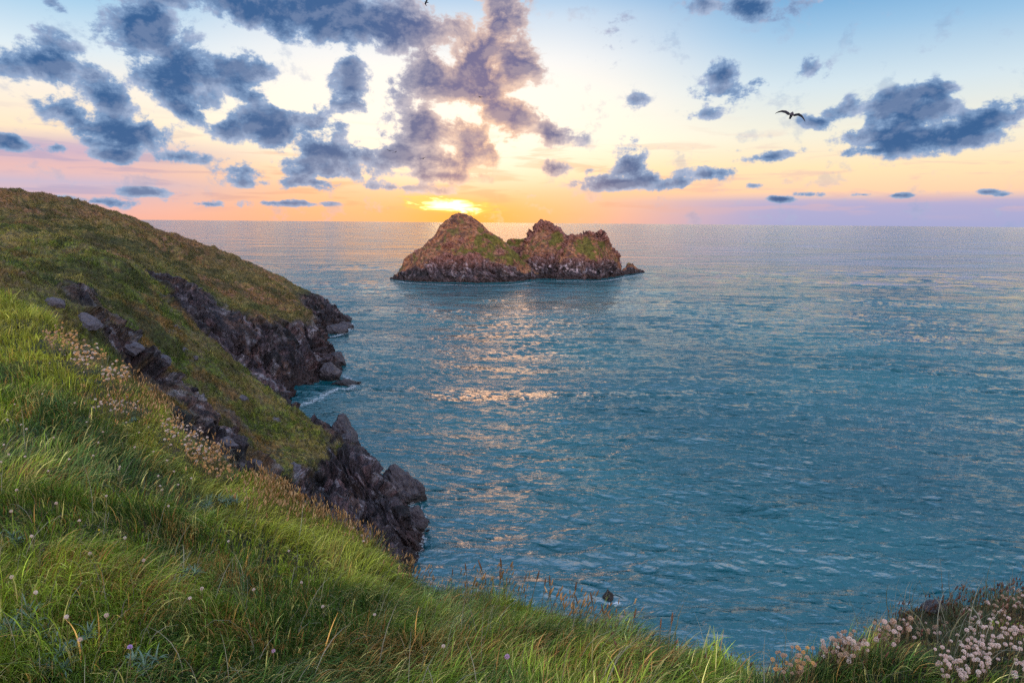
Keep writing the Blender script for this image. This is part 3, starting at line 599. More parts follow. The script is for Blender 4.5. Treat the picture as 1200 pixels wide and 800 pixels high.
# ------------------------------------------------------------------ grass
def blade_material(name, trans=.35):
    m, g = material(name)
    c = g.node('ShaderNodeAttribute', None, attribute_name='alb').outputs['Color']
    d = g.node('ShaderNodeBsdfPrincipled', {'Base Color': c, 'Roughness': .55, 'Specular IOR Level': .35})
    t = g.node('ShaderNodeBsdfTranslucent', {0: c}); x = g.node('ShaderNodeMixShader', {0: trans, 1: d.outputs[0], 2: t.outputs[0]})
    o = g.node('ShaderNodeOutputMaterial'); g.l.new(x.outputs[0], o.inputs[0]); return m
M_BLADE = blade_material('grass_blade', .4)
def blades(base, nrm, L, W, lean, curl, col, segs=5, facing=None, side=None):
    """ribbons: base (n,3), lean = horizontal-ish direction, curl = how far the tip goes over"""
    n = len(base); t = np.linspace(0, 1, segs + 1)
    upv = np.array([0, 0, 1.0]) * .55 + nrm * .45; upv /= np.linalg.norm(upv, axis=1, keepdims=True)
    V = np.zeros((n, segs + 1, 2, 3), np.float32)
    ang = (curl[:, None] * (t[None] ** 1.15))                       # bend angle along blade
    dl = np.diff(t)[None] * L[:, None]
    cx_, cz_ = [np.zeros(n)], [np.zeros(n)]
    for k in range(segs):
        am = (ang[:, k] + ang[:, k + 1]) / 2
        cx_.append(cx_[-1] + np.sin(am) * dl[:, k]); cz_.append(cz_[-1] + np.cos(am) * dl[:, k])
    if side is None:
        side = np.cross(lean, upv); side /= np.linalg.norm(side, axis=1, keepdims=True) + 1e-9
        tw = RNG.uniform(-1, 1, n)[:, None]; side = side * np.cos(tw) + lean * np.sin(tw) * .8
    wp = np.array([.7, 1, .95, .75, .45, .08]) if segs == 5 else np.interp(t, [0, .3, 1], [.8, 1, .1])
    for k in range(segs + 1):
        c = base + lean * cx_[k][:, None] + upv * cz_[k][:, None]
        V[:, k, 0] = c - side * (W * wp[k] * .5)[:, None]; V[:, k, 1] = c + side * (W * wp[k] * .5)[:, None]
    idx = np.arange(n)[:, None] * (2 * (segs + 1))
    Q = []
    for k in range(segs):
        Q.append(np.concatenate([idx + 2 * k, idx + 2 * k + 1, idx + 2 * k + 3, idx + 2 * k + 2], 1))
    Q = np.stack(Q, 1).reshape(-1, 4)
    sh = np.linspace(.72, 1.15, segs + 1)[None, :, None, None]     # paler dry tips
    Cc = np.broadcast_to(col[:, None, None, :] * sh, (n, segs + 1, 2, 3)).reshape(-1, 3)
    return V.reshape(-1, 3), Q, Cc
def make_blade_object(name, parts, kind='stuff'):
    V, Q, Cc = [], [], []; nb = 0
    for v, q, c in parts: V.append(v); Q.append(q + nb); Cc.append(c); nb += len(v)
    me = np_mesh(name, np.concatenate(V), quads=np.concatenate(Q)); set_col(me, 'alb', np.concatenate(Cc))
    o = link(name, me, M_BLADE); 
    if kind: tag(o, kind=kind)
    return o

# surface sampling on the foreground slope
G = grid_faces(*pA.shape[:2]); pf = pA.reshape(-1, 3); nf = nA.reshape(-1, 3); kf = kA.reshape(-1)
cen = pf[G].mean(1); ar = np.linalg.norm(np.cross(pf[G[:, 2]] - pf[G[:, 0]], pf[G[:, 3]] - pf[G[:, 1]]), axis=1) * .5
dz_ = (cen - CAM) @ fw; px_, py_ = proj(cen); dd = np.linalg.norm(cen - CAM, axis=1)
vis = (dz_ > .5) & (px_ > -150) & (px_ < 1350) & (py_ < 900) & (py_ > 200) & (kf[G].mean(1) < .75) & (dd < 30)
def sample(n, power, extra=None):
    w = ar * vis / np.maximum(dd, 1.5) ** power
    if extra is not None: w = w * extra
    w = w / w.sum(); i = RNG.choice(len(G), n, p=w)
    a, b = RNG.random(n)[:, None], RNG.random(n)[:, None]; q = pf[G[i]]
    p = (q[:, 0] * (1 - a) + q[:, 1] * a) * (1 - b) + (q[:, 3] * (1 - a) + q[:, 2] * a) * b
    return p, nf[G[i, 0]]
# tussock field: blades near each other lean the same way
def field(p, sc, seed): return fbm(p, sc, 3, seed)
def lean_dir(p, n, spread=.5, mean=-.35):
    th = mean + field(p, .9, 301) * 2.6 + field(p, 3.0, 302) * 1.6 + RNG.normal(0, spread, len(p))
    d = np.stack([np.cos(th), np.sin(th), 0 * th], -1); d -= n * (d * n).sum(1, keepdims=True); d /= np.linalg.norm(d, axis=1, keepdims=True); return d
def zone(px, py):
    """how much of the flowery red-brown mound at right"""
    return sstep(985, 1080, px) * sstep(800, 745, py)
def grass_colour(p):
    n = len(p); px, py = proj(p); a = field(p, .8, 311) * 1.3; b = field(p, 2.8, 312) * 1.3; c0 = field(p, 7.0, 313); r = RNG.random(n)
    green = np.array([.13, .19, .024]); lime = np.array([.28, .33, .04]); deep = np.array([.040, .080, .018]); straw = np.array([.46, .38, .15]); tan = np.array([.38, .19, .07]); blue = np.array([.11, .18, .11])
    c = lerp(green + np.zeros((n, 3)), lime, sstep(-.1, .45, a + .5 * b)); c = lerp(c, deep, sstep(-.05, .30, -a - .3 * b + .4 * c0) * .9); c = lerp(c, blue, sstep(.15, .5, field(p, 1.3, 320)) * .5)
    k = r < .10 + .16 * sstep(0, .4, c0); c[k] = straw
    k = (r > .93) | ((r > .7) & (field(p, 1.6, 330) > .22)); c[k] = tan
    # golden sunlight on the left and middle brow, painted into the blade colour
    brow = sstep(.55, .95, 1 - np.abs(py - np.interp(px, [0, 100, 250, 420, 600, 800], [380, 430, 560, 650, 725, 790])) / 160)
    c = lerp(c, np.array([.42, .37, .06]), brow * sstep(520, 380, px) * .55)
    z = zone(px, py); kk = RNG.random(n) < z * .75; c[kk] = np.array([.12, .055, .032]) * RNG.uniform(.5, 1.6, (kk.sum(), 1))
    return c * np.array([1.02, 1.08, .82]) * np.exp(RNG.normal(0.20, .46, (n, 1))), px, py
CLUMPS = [
 (80, 399, 26, 11, 90, 'gold', 'golden thrift patch highest on the left brow, beside the rock band', 1.25, 'tan', .27),
 (110, 420, 26, 11, 90, 'gold', 'golden thrift patch second down along the left brow', 1.2, 'white', .27),
 (138, 440, 20, 9, 70, 'gold', 'lowest patch of the golden thrift strip on the left brow', 1.2, 'white', .25),
 (138, 477, 30, 6, 40, 'white', 'loose white thrift cluster in mid slope grass, below the golden strip', 1.0, None, .17),
 (215, 508, 26, 12, 60, 'white', 'upper white thrift patch at the grass edge above the tilted outcrop', 1.0, 'gold', .20),
 (240, 527, 24, 13, 80, 'gold', 'middle of the white and gold thrift patches at the grass edge', 1.0, 'white', .20),
 (256, 546, 20, 12, 60, 'gold', 'lower gold thrift patch just left of the purple grey stone', 1.0, 'tan', .19),
 (1128, 775, 38, 22, 75, 'pink', 'dense pale pink thrift clump at the very bottom of the mound', 1.0, 'white', .09),
 (1165, 752, 38, 20, 70, 'pink', 'dense pale pink thrift clump in the middle of the mound', 1.0, 'white', .09),
 (1190, 706, 34, 14, 60, 'tan', 'brownish pink thrift clump high on the mound at the picture edge', .95, 'pink', .08),
 (1150, 722, 30, 14, 36, 'pink', 'sparse pink thrift clump under the mound crest', .9, 'tan', .08),
 (1040, 745, 26, 12, 70, 'tan', 'tan and pink thrift clump on the left shoulder of the mound', 1.15, 'pink', .13),
 (985, 762, 28, 10, 80, 'tan', 'rusty cream thrift clump leftmost on the mound against the water', 1.15, 'white', .14),
 (930, 778, 26, 7, 40, 'tan', 'thin trail of tan thrift heads low beside the mound, just over the bottom grass', 1.1, 'gold', .13),
 (1090, 738, 22, 12, 20, 'tan', 'few faded thrift heads below the dark purple stone', .9, 'pink', .08),
 (1192, 790, 14, 14, 14, 'white', 'small white thrift clump in the bottom corner', 1.0, 'pink', .08)]
def cut_near_flowers(px, py):
    f = np.ones_like(px)
    for c_ in CLUMPS: f = np.minimum(f, .32 + .68 * sstep(.9, 1.5, np.hypot((px - c_[0]) / (c_[2] + 4), (py - c_[1] - 8) / (c_[3] + 9))))
    return f
parts = []
for n, power, wmin, lmin, lmax, cu in ((200000, 2.0, .0030, .10, .25, 1.75), (60000, 1.1, .0042, .16, .33, 1.5)):
    p, nr = sample(n, power); d = np.linalg.norm(p - CAM, axis=1)
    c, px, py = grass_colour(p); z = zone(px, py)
    tall = sstep(-.3, .5, field(p, 1.6, 340))
    L = .82 * RNG.uniform(lmin, lmax, n) * (.65 + .6 * tall) * (1 - .6 * z) * np.clip(.8 + d * .04, .8, 1.35) * cut_near_flowers(px, py)
    W = RNG.uniform(.7, 1.5, n) * np.maximum(wmin, .00075 * d)
    curl = np.clip(RNG.normal(cu, .45, n), .25, 2.6)
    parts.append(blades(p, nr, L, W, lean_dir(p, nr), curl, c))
make_blade_object('grass', parts)
# dry bent stems lying over the turf
p, nr = sample(2600, 1.9); c, px, py = grass_colour(p); n = len(p)
cs = np.where(RNG.random((n, 1)) < .5, np.array([[.36, .34, .24]]), np.array([[.26, .24, .11]]))
make_blade_object('dry_grass', [blades(p, nr, RNG.uniform(.18, .38, n), RNG.uniform(.0022, .0042, n), lean_dir(p, nr, 1.2), RNG.uniform(.5, 2.4, n), cs * RNG.uniform(.6, 1.2, (n, 1)))])

# rough tussocks and bracken fronds over the far turf
def tussocks(o, p, n, n_blades, Lr, Wr):
    me = o.data; a = np.zeros(len(me.vertices) * 4, np.float32); me.color_attributes['alb'].data.foreach_get('color', a); alb = a.reshape(-1, 4)[:, :3]
    rk = np.zeros(len(me.vertices), np.float32); me.attributes['rock'].data.foreach_get('value', rk)
    P_ = p.reshape(-1, 3); px, py = proj(P_); up_ = n.reshape(-1, 3)[:, 2]; mass = np.clip(fbm(P_, .25, 4, 401) * 2 + .35, 0.03, 1)
    G_ = grid_faces(*p.shape[:2]); q = P_[G_]; ar_ = np.linalg.norm(np.cross(q[:, 2] - q[:, 0], q[:, 3] - q[:, 1]), axis=1)
    w = ar_ * ((rk < .35) & (px > -60) & (px < 520) & (P_[:, 2] > 3))[G_[:, 0]] * mass[G_[:, 0]]
    i = RNG.choice(len(G_), n_blades, p=w / w.sum()); u, v = RNG.random(n_blades)[:, None], RNG.random(n_blades)[:, None]; q = q[i]
    b_ = (q[:, 0] * (1 - u) + q[:, 1] * u) * (1 - v) + (q[:, 3] * (1 - u) + q[:, 2] * u) * v
    c = alb[G_[i, 0]] * np.array([1.05, 1.18, .85]) * np.exp(RNG.normal(.15, .42, (n_blades, 1))); nn = n.reshape(-1, 3)[G_[i, 0]]; th = RNG.uniform(0, 6.283, n_blades)
    ln = np.stack([np.cos(th), np.sin(th), 0 * th], -1)
    return blades(b_ - nn * .03, nn, RNG.uniform(*Lr, n_blades), RNG.uniform(*Wr, n_blades), ln, RNG.uniform(.3, 1.7, n_blades), c, segs=3)
make_blade_object('rough_turf', [tussocks(sp, spp, spn, 90000, (.22, .62), (.03, .08)), tussocks(head, hp, hn, 70000, (.35, .85), (.06, .14))])

# orange seed stalks: stem with a spindle head
def spindles(base, H, Rr, lean, colstem, colhead, headlen):
    n = len(base); V, Q, Cc = [], [], []
    upv = np.array([0, 0, 1.0]); top = base + upv * H[:, None] + lean * (H * .28)[:, None]; midp = base + upv * (H * .55)[:, None] + lean * (H * .08)[:, None]
    ctl = np.stack([base, midp, top - (top - midp) * (headlen / np.maximum(H * .47, .01))[:, None], top], 1)
    rings = []
    spec = [(0, 0, .14), (0, 1, .14), (1, 2, .14)]
    pos = [ctl[:, 0], ctl[:, 1], ctl[:, 2], ctl[:, 2] + (ctl[:, 3] - ctl[:, 2]) * .3, ctl[:, 2] + (ctl[:, 3] - ctl[:, 2]) * .7, ctl[:, 3]]
    rad = [.16, .14, .14, 1, .8, .1]; hd = [0, 0, 0, 1, 1, 1]
    k = 4; A_ = np.arange(k) * 2 * np.pi / k
    for c, r_, h_ in zip(pos, rad, hd):
        ring = c[:, None] + (np.stack([np.cos(A_), np.sin(A_), 0 * A_], -1)[None] * (Rr * r_)[:, None, None]); rings.append(ring)
        Cc.append(np.broadcast_to((colhead if h_ else colstem)[:, None], (n, k, 3)))
    V = np.stack(rings, 1).reshape(-1, 3); Cc = np.stack(Cc, 1).reshape(-1, 3)
    idx = (np.arange(n) * 6 * k)[:, None, None]; r_ = np.arange(5)[None, :, None] * k; j = np.arange(k)[None, None]
    Q = np.stack([idx + r_ + j, idx + r_ + (j + 1) % k, idx + r_ + k + (j + 1) % k, idx + r_ + k + j], -1).reshape(-1, 4)
    return V, Q, Cc
def in_zone(cxs):
    f = np.zeros(len(G))
    for (x, y, rx, ry, s) in cxs: f = np.maximum(f, s * np.clip(1.4 - np.hypot((px_ - x) / rx, (py_ - y) / ry), 0, 1))
    return f
ez = in_zone([(330, 600, 50, 26, 1), (380, 618, 40, 22, .8), (170, 490, 60, 30, .5), (240, 560, 30, 20, .35), (430, 645, 40, 20, .5), (500, 690, 50, 16, .22), (600, 715, 60, 16, .2), (690, 745, 50, 16, .2)])
p, nr = sample(2300, .9, ez); n = len(p)
stem = np.array([.26, .20, .07]) * RNG.uniform(.7, 1.2, (n, 1)); hc = lerp(np.array([.52, .27, .10]) + np.zeros((n, 3)), np.array([.72, .50, .26]), RNG.random(n)) * RNG.uniform(.7, 1.2, (n, 1))
make_blade_object('seed_stalks', [spindles(p, RNG.uniform(.18, .33, n), RNG.uniform(.0032, .0060, n), lean_dir(p, nr, .8), stem, hc, RNG.uniform(.03, .055, n))])
# dark stalks on the flowery mound and along the lower edge
ez = in_zone([(1130, 715, 80, 30, 1), (1050, 745, 40, 22, .8), (980, 785, 60, 20, .7), (860, 800, 90, 24, .5), (760, 780, 60, 24, .6), (1180, 700, 40, 30, 1)])
p, nr = sample(650, .6, ez); n = len(p)
stem = np.array([.13, .075, .04]) * RNG.uniform(.5, 1.2, (n, 1)); hc = lerp(np.array([.16, .065, .045]) + np.zeros((n, 3)), np.array([.36, .20, .13]), RNG.random(n) ** 2)
make_blade_object('dry_flower_stalks', [spindles(p, RNG.uniform(.06, .15, n), RNG.uniform(.0035, .006, n), lean_dir(p, nr, .8), stem, hc, RNG.uniform(.015, .035, n))])
print('grass', round(time.time() - T0, 1))

# tall brown plantain stalks along the lower brow: countable, each with a stem and a spike
mk, g = material('plantain_brown'); na = g.noise(g.node('ShaderNodeTexCoord').outputs['Object'], 120, 3, .6)
b = g.node('ShaderNodeBsdfPrincipled', {'Base Color': g.ramp(na, [(.35, (.07, .035, .02)), (.65, (.20, .11, .06))]), 'Roughness': .8}); o = g.node('ShaderNodeOutputMaterial'); g.l.new(b.outputs[0], o.inputs[0])
ms, g = material('plantain_stem'); na = g.noise(g.node('ShaderNodeTexCoord').outputs['Object'], 40, 2, .6)
b = g.node('ShaderNodeBsdfPrincipled', {'Base Color': g.ramp(na, [(.35, (.10, .075, .03)), (.65, (.20, .15, .06))]), 'Roughness': .7}); o = g.node('ShaderNodeOutputMaterial'); g.l.new(b.outputs[0], o.inputs[0])
def tube(path, rad, k=8):
    path = np.asarray(path, float); n = len(path); t = np.gradient(path, axis=0); t /= np.linalg.norm(t, axis=1, keepdims=True)
    a = np.cross(t, [0.3, 1, 0.1]); a /= np.linalg.norm(a, axis=1, keepdims=True); b_ = np.cross(t, a); A_ = np.arange(k) * 2 * np.pi / k
    V = path[:, None] + (a[:, None] * np.cos(A_)[None, :, None] + b_[:, None] * np.sin(A_)[None, :, None]) * np.asarray(rad)[:, None, None]
    i = np.arange(n - 1)[:, None] * k; j = np.arange(k)[None]
    return V.reshape(-1, 3), np.stack([i + j, i + (j + 1) % k, i + k + (j + 1) % k, i + k + j], -1).reshape(-1, 4)
def stalk_meshes(seed):
    rs = np.random.default_rng(seed); L = .30; bx = rs.uniform(-.03, .05); by = rs.uniform(-.03, .03); s = np.linspace(0, 1, 9)
    path = np.stack([bx * s ** 2, by * s ** 2, L * s], -1); v, q = tube(path, np.full(9, .0017)); st = np_mesh('stem', v, quads=q)
    s = np.linspace(0, 1, 14); top = path[-1]; dr = path[-1] - path[-2]; dr /= np.linalg.norm(dr)
    r_ = .0045 * np.sin(np.clip(s * .93 + .06, 0, 1) * np.pi) ** .45 * (1 + .22 * (np.arange(14) % 2)); v, q = tube(top - dr * .012 + dr * s[:, None] * .065, np.maximum(r_, .0012)); sh = np_mesh('spike', v, quads=q)
    st.materials.append(ms); sh.materials.append(mk); return st, sh
SM = [stalk_meshes(s) for s in range(5)]
stalks = [(548, 705, 1.0), (578, 712, 1.15), (584, 716, .95), (592, 708, 1.15), (606, 714, .8), (618, 722, 1.1), (633, 722, .9), (650, 735, 1.0), (672, 738, 1.15), (683, 742, .9), (700, 750, 1.0), (716, 758, .9), (528, 700, .8), (566, 712, .75), (641, 730, .7), (735, 765, .8), (780, 782, .8), (768, 776, .7)]
for k, (px, py, s) in enumerate(stalks):
    for dy_ in (8, 14, 22, 32):
        l, n_ = hit(bvA, px, py + dy_)
        if l is not None: break
    if l is None: continue
    e = empty('plantain_stalk', l - Vector((0, 0, .01))); e.scale = (s, s, s); e.rotation_euler = (random.uniform(-.12, .1), random.uniform(-.05, .2), random.uniform(0, 6.28))
    tag(e, 'tall brown plantain seed stalk rising from the lower grass edge against the sea', 'plantain', 'brown plantain stalks along the lower grass edge')
    a_, b_ = SM[k % 5]; link('stem', a_, None, e); link('spike', b_, None, e)

# ------------------------------------------------------------------ thrift and other flowers
def petal_mat(name, c1, c2):
    m, g = material(name); na = g.noise(g.node('ShaderNodeTexCoord').outputs['Object'], 260, 3, .6); rn = g.node('ShaderNodeObjectInfo').outputs['Random']
    c = g.mix(g.range(na, .4, .6), c1, c2); c = g.mix(g.m('MULTIPLY', rn, .5), c, (.55, .36, .26))
    d = g.node('ShaderNodeBsdfPrincipled', {'Base Color': c, 'Roughness': .7}); t = g.node('ShaderNodeBsdfTranslucent', {0: c}); x = g.node('ShaderNodeMixShader', {0: .3, 1: d.outputs[0], 2: t.outputs[0]})
    o = g.node('ShaderNodeOutputMaterial'); g.l.new(x.outputs[0], o.inputs[0]); return m
PM = {'white': petal_mat('thrift_white', (.84, .78, .70), (.78, .62, .56)), 'gold': petal_mat('thrift_gold', (.86, .62, .28), (.78, .42, .14)), 'pink': petal_mat('thrift_pink', (.80, .60, .56), (.84, .74, .68)), 'tan': petal_mat('thrift_tan', (.50, .33, .20), (.62, .48, .36)), 'purple': petal_mat('flower_purple', (.45, .28, .60), (.55, .40, .7)), 'yellow': petal_mat('flower_yellow', (.75, .60, .02), (.8, .7, .05))}
def head_mesh(kind, seed):
    rs = np.random.default_rng(seed); V, T_ = [], []; nb = 0
    for k in range(34):                                    # florets packed over a dome
        z = 1 - (k + .5) / 34 * 1.25; a = k * 2.39996; r_ = math.sqrt(max(0, 1 - z * z)); d = np.array([r_ * math.cos(a), r_ * math.sin(a), z * .8]) + rs.normal(0, .08, 3); d /= np.linalg.norm(d)
        s1 = np.cross(d, [.2, .1, 1]); s1 /= np.linalg.norm(s1); s2 = np.cross(d, s1); c = d * .0085
        ring = [c + (s1 * math.cos(t) + s2 * math.sin(t)) * .0042 * (1 if i % 2 else .55) + d * (.0030 if i % 2 else .0012) for i, t in enumerate(np.arange(10) * math.pi / 5)]
        V += [c - d * .002] + ring; T_ += [(nb, nb + 1 + i, nb + 1 + (i + 1) % 10) for i in range(10)]; nb += 11
    me = np_mesh('flower_head', np.array(V), tris=np.array(T_), smooth=False); me.materials.append(PM[kind]); return me
HEADS = {k: [head_mesh(k, s) for s in range(3)] for k in PM}
def stem_mesh(seed, H):
    rs = np.random.default_rng(seed); s = np.linspace(0, 1, 6); path = np.stack([-rs.uniform(-.2, .2) * H * (1 - s) ** 2, -rs.uniform(-.2, .2) * H * (1 - s) ** 2, -H * (1 - s)], -1); v, q = tube(path, np.full(6, .0011), 5); me = np_mesh('stem', v, quads=q); me.materials.append(ms); return me
STEMS = [stem_mesh(s, .16) for s in range(4)]
mc, g = material('thrift_cushion'); na = g.noise(g.node('ShaderNodeTexCoord').outputs['Object'], 30, 3, .6)
b = g.node('ShaderNodeBsdfPrincipled', {'Base Color': g.ramp(na, [(.3, (.03, .05, .02)), (.7, (.09, .11, .04))]), 'Roughness': .8}); o = g.node('ShaderNodeOutputMaterial'); g.l.new(b.outputs[0], o.inputs[0])
def cushion_mesh(seed, rad):
    rs = np.random.default_rng(seed); n = 500; a = rs.uniform(0, 6.283, n); r_ = rad * np.sqrt(rs.random(n)); base = np.stack([r_ * np.cos(a), r_ * np.sin(a), -0.02 + 0 * a], -1)
    ln = np.stack([np.cos(a), np.sin(a), 0 * a], -1); nr = np.tile([0, 0, 1.0], (n, 1))
    v, q, c = blades(base, nr, rs.uniform(.04, .09, n), rs.uniform(.002, .0035, n), ln, rs.uniform(.2, 1.3, n), np.ones((n, 3)), segs=3)
    me = np_mesh('leaves', v, quads=q); me.materials.append(mc); return me
CUSH = [cushion_mesh(s, .12) for s in range(3)]
def put_head(parent, loc, kind, sc, k, plant):
    s = link('stem', STEMS[k % 4], None, parent, loc); s.rotation_euler = (0, 0, random.uniform(0, 6))
    h = link('flower_head', HEADS[kind][k % 3], None, s, (0, 0, 0)); h.scale = (sc,) * 3; h.rotation_euler = (random.uniform(-.5, .5), random.uniform(-.5, .5), random.uniform(0, 6))
def clump(px, py, rx, ry, n, kind, label, sc=1.0, alt=None, h=.12):
    l0 = None
    for r_ in (4, 14, 26, 40):
        l0, n0 = hit(bvA, px, py + r_)
        if l0 is not None: break
    if l0 is None: print('miss clump', px, py); return
    rise = h * F / (l0 - Vector(CAM)).length * .9
    rise0 = rise
    for r_ in (rise, rise + 10, rise + 20, rise + 32, rise + 46):
        l0, n0 = hit(bvA, px, py + r_)
        if l0 is not None: break
    if l0 is None: print('miss clump', px, py); return
    rise = r_; h += (rise - rise0) / F * (l0 - Vector(CAM)).length * .8
    e = empty('thrift_clump', l0); tag(e, label, 'thrift clump', 'flowering thrift clumps on the slope')
    dist_ = (l0 - Vector(CAM)).length
    cu = link('leaves', CUSH[n % 3], None, e); sw = max(rx, ry * .7) / F * dist_ / .12; cu.scale = (sw, sw, 1)
    k = 0
    for i in range(n * 6):
        if k >= n: break
        a = random.uniform(0, 6.283); r_ = math.sqrt(random.random()); l, nn = hit(bvA, px + rx * r_ * math.cos(a), py + rise + ry * r_ * math.sin(a))
        if l is None or (l - l0).length > 2.2: continue
        hh = h * random.uniform(.6, 1.25); loc = (l - l0) + Vector((random.uniform(-.02, .02), random.uniform(-.02, .02), hh))
        put_head(e, loc, alt if (alt and random.random() < .4) else kind, sc * random.uniform(.75, 1.2), i, e); k += 1
for c_ in CLUMPS:
    c_ = list(c_); c_[7] *= .62 if c_[0] > 900 else .92; clump(*c_)
def lone(px, py, kind, label, sc=1.0, h=.12, group='single flowers scattered over the slope', name='thrift_flower', cat='flower'):
    l, n_ = hit(bvA, px, py + 4)
    if l is None: l, n_ = hit(bvA, px, py + 18)
    if l is None: return
    h = h + .07; l2, n2_ = hit(bvA, px, py + h * F / (l - Vector(CAM)).length * .9); l = l2 or l
    sc *= .72; e = empty(name, l); tag(e, label, cat, group); put_head(e, Vector((0, 0, h)), kind, sc, random.randrange(12), e)
W_ = 'single white thrift flower standing alone in the green slope grass'
for px, py in ((8, 530), (14, 541), (28, 505), (34, 510), (33, 543), (112, 540), (123, 512), (143, 553), (150, 500), (188, 563), (211, 573), (5, 550), (176, 505), (165, 512), (78, 420), (142, 556), (192, 580), (97, 620), (48, 709), (84, 738), (172, 667), (226, 711), (240, 700), (100, 765), (355, 690), (60, 560), (300, 700), (520, 765), (20, 480), (52, 468), (90, 478), (104, 500), (66, 520), (84, 545), (128, 590), (24, 585), (160, 530), (182, 535), (198, 545), (206, 558), (226, 566), (12, 500), (70, 600), (270, 640), (150, 640), (200, 600), (42, 640), (18, 610), (110, 660), (190, 575), (118, 525), (100, 440), (60, 430), (340, 650), (380, 720), (440, 730), (130, 735), (20, 690)):
    lone(px, py, 'white', W_, .9, .10)
E_ = 'single pale thrift flower standing on the brow against the dark cliff tip or sea'
for px, py in ((415, 622), (425, 631), (432, 622), (437, 630), (427, 640), (441, 637), (460, 642), (465, 641), (459, 650), (493, 652), (505, 661), (482, 662), (514, 672)):
    lone(px, py, 'pink', E_, .95, .14, 'pale flowers on the brow by the cliff tip')
lone(157, 770, 'purple', 'single round violet flower low in the foreground grass', 1.0, .08, None, 'violet_flower')
lone(594, 776, 'purple', 'single lilac flower in the bottom middle grass', 1.2, .08, None, 'lilac_flower')
lone(120, 631, 'yellow', 'tiny yellow flower in the mid left grass', .6, .10, None, 'yellow_flower')
lone(449, 641, 'yellow', 'yellow flower on the brow by the cliff tip', .9, .10, None, 'yellow_flower')
lone(323, 772, 'purple', 'small mauve flower in the brownish foreground turf', .8, .07, None, 'mauve_flower')

# blue-green leafy rosettes
ml, g = material('glaucous_leaf'); na = g.noise(g.node('ShaderNodeTexCoord').outputs['Object'], 22, 3, .6)
c = g.ramp(na, [(.3, (.06, .12, .075)), (.7, (.19, .28, .19))]); d = g.node('ShaderNodeBsdfPrincipled', {'Base Color': c, 'Roughness': .45}); t = g.node('ShaderNodeBsdfTranslucent', {0: c}); x = g.node('ShaderNodeMixShader', {0: .2, 1: d.outputs[0], 2: t.outputs[0]}); o = g.node('ShaderNodeOutputMaterial'); g.l.new(x.outputs[0], o.inputs[0])
def leafy(px, py, rad, n, label, L=.10):
    l, n_ = hit(bvA, px, py)
    if l is None: return
    e = empty('leafy_plant', l); tag(e, label, 'leafy plant', 'blue green leafy plants in the turf')
    for j in range(max(4, n // 9)):
        a0_ = random.uniform(0, 6.28); rr = rad * math.sqrt(random.random()); cx0 = np.array([rr * math.cos(a0_), rr * math.sin(a0_), .03]); k = 14
        a = np.arange(k) * 2.4 + a0_; base = np.tile(cx0, (k, 1)); ln = np.stack([np.cos(a), np.sin(a), 0 * a], -1)
        v, q, _ = blades(base, np.tile([0, 0, 1.0], (k, 1)), RNG.uniform(.5, 1.1, k) * L * .8, RNG.uniform(.006, .010, k), ln, RNG.uniform(.7, 2.6, k), np.ones((k, 3)), side=np.cross(ln, [0, 0, 1.0]))
        me = np_mesh('rosette', v, quads=q); me.materials.append(ml); link('rosette', me, None, e)
leafy(252, 600, .16, 150, 'large blue green leafy plant left of the orange seed stalks', .11)
leafy(30, 755, .14, 90, 'curling blue green leaves at the lower left foreground', .12)
leafy(80, 762, .10, 60, 'blue green leafy plant beside the violet flower', .11)
leafy(62, 798, .06, 40, 'broad blue green leaves cut by the bottom edge', .12)
leafy(215, 690, .08, 50, 'pale blue green plant in the middle of the foreground turf', .10)
leafy(10, 640, .14, 70, 'blue green leaves at the left edge of the slope', .10)
leafy(175, 796, .07, 40, 'small blue green plant at the bottom between turf tufts', .09)
leafy(150, 500, .08, 20, 'small grey green plant under the white thrift cluster', .07)
print('plants', round(time.time() - T0, 1))

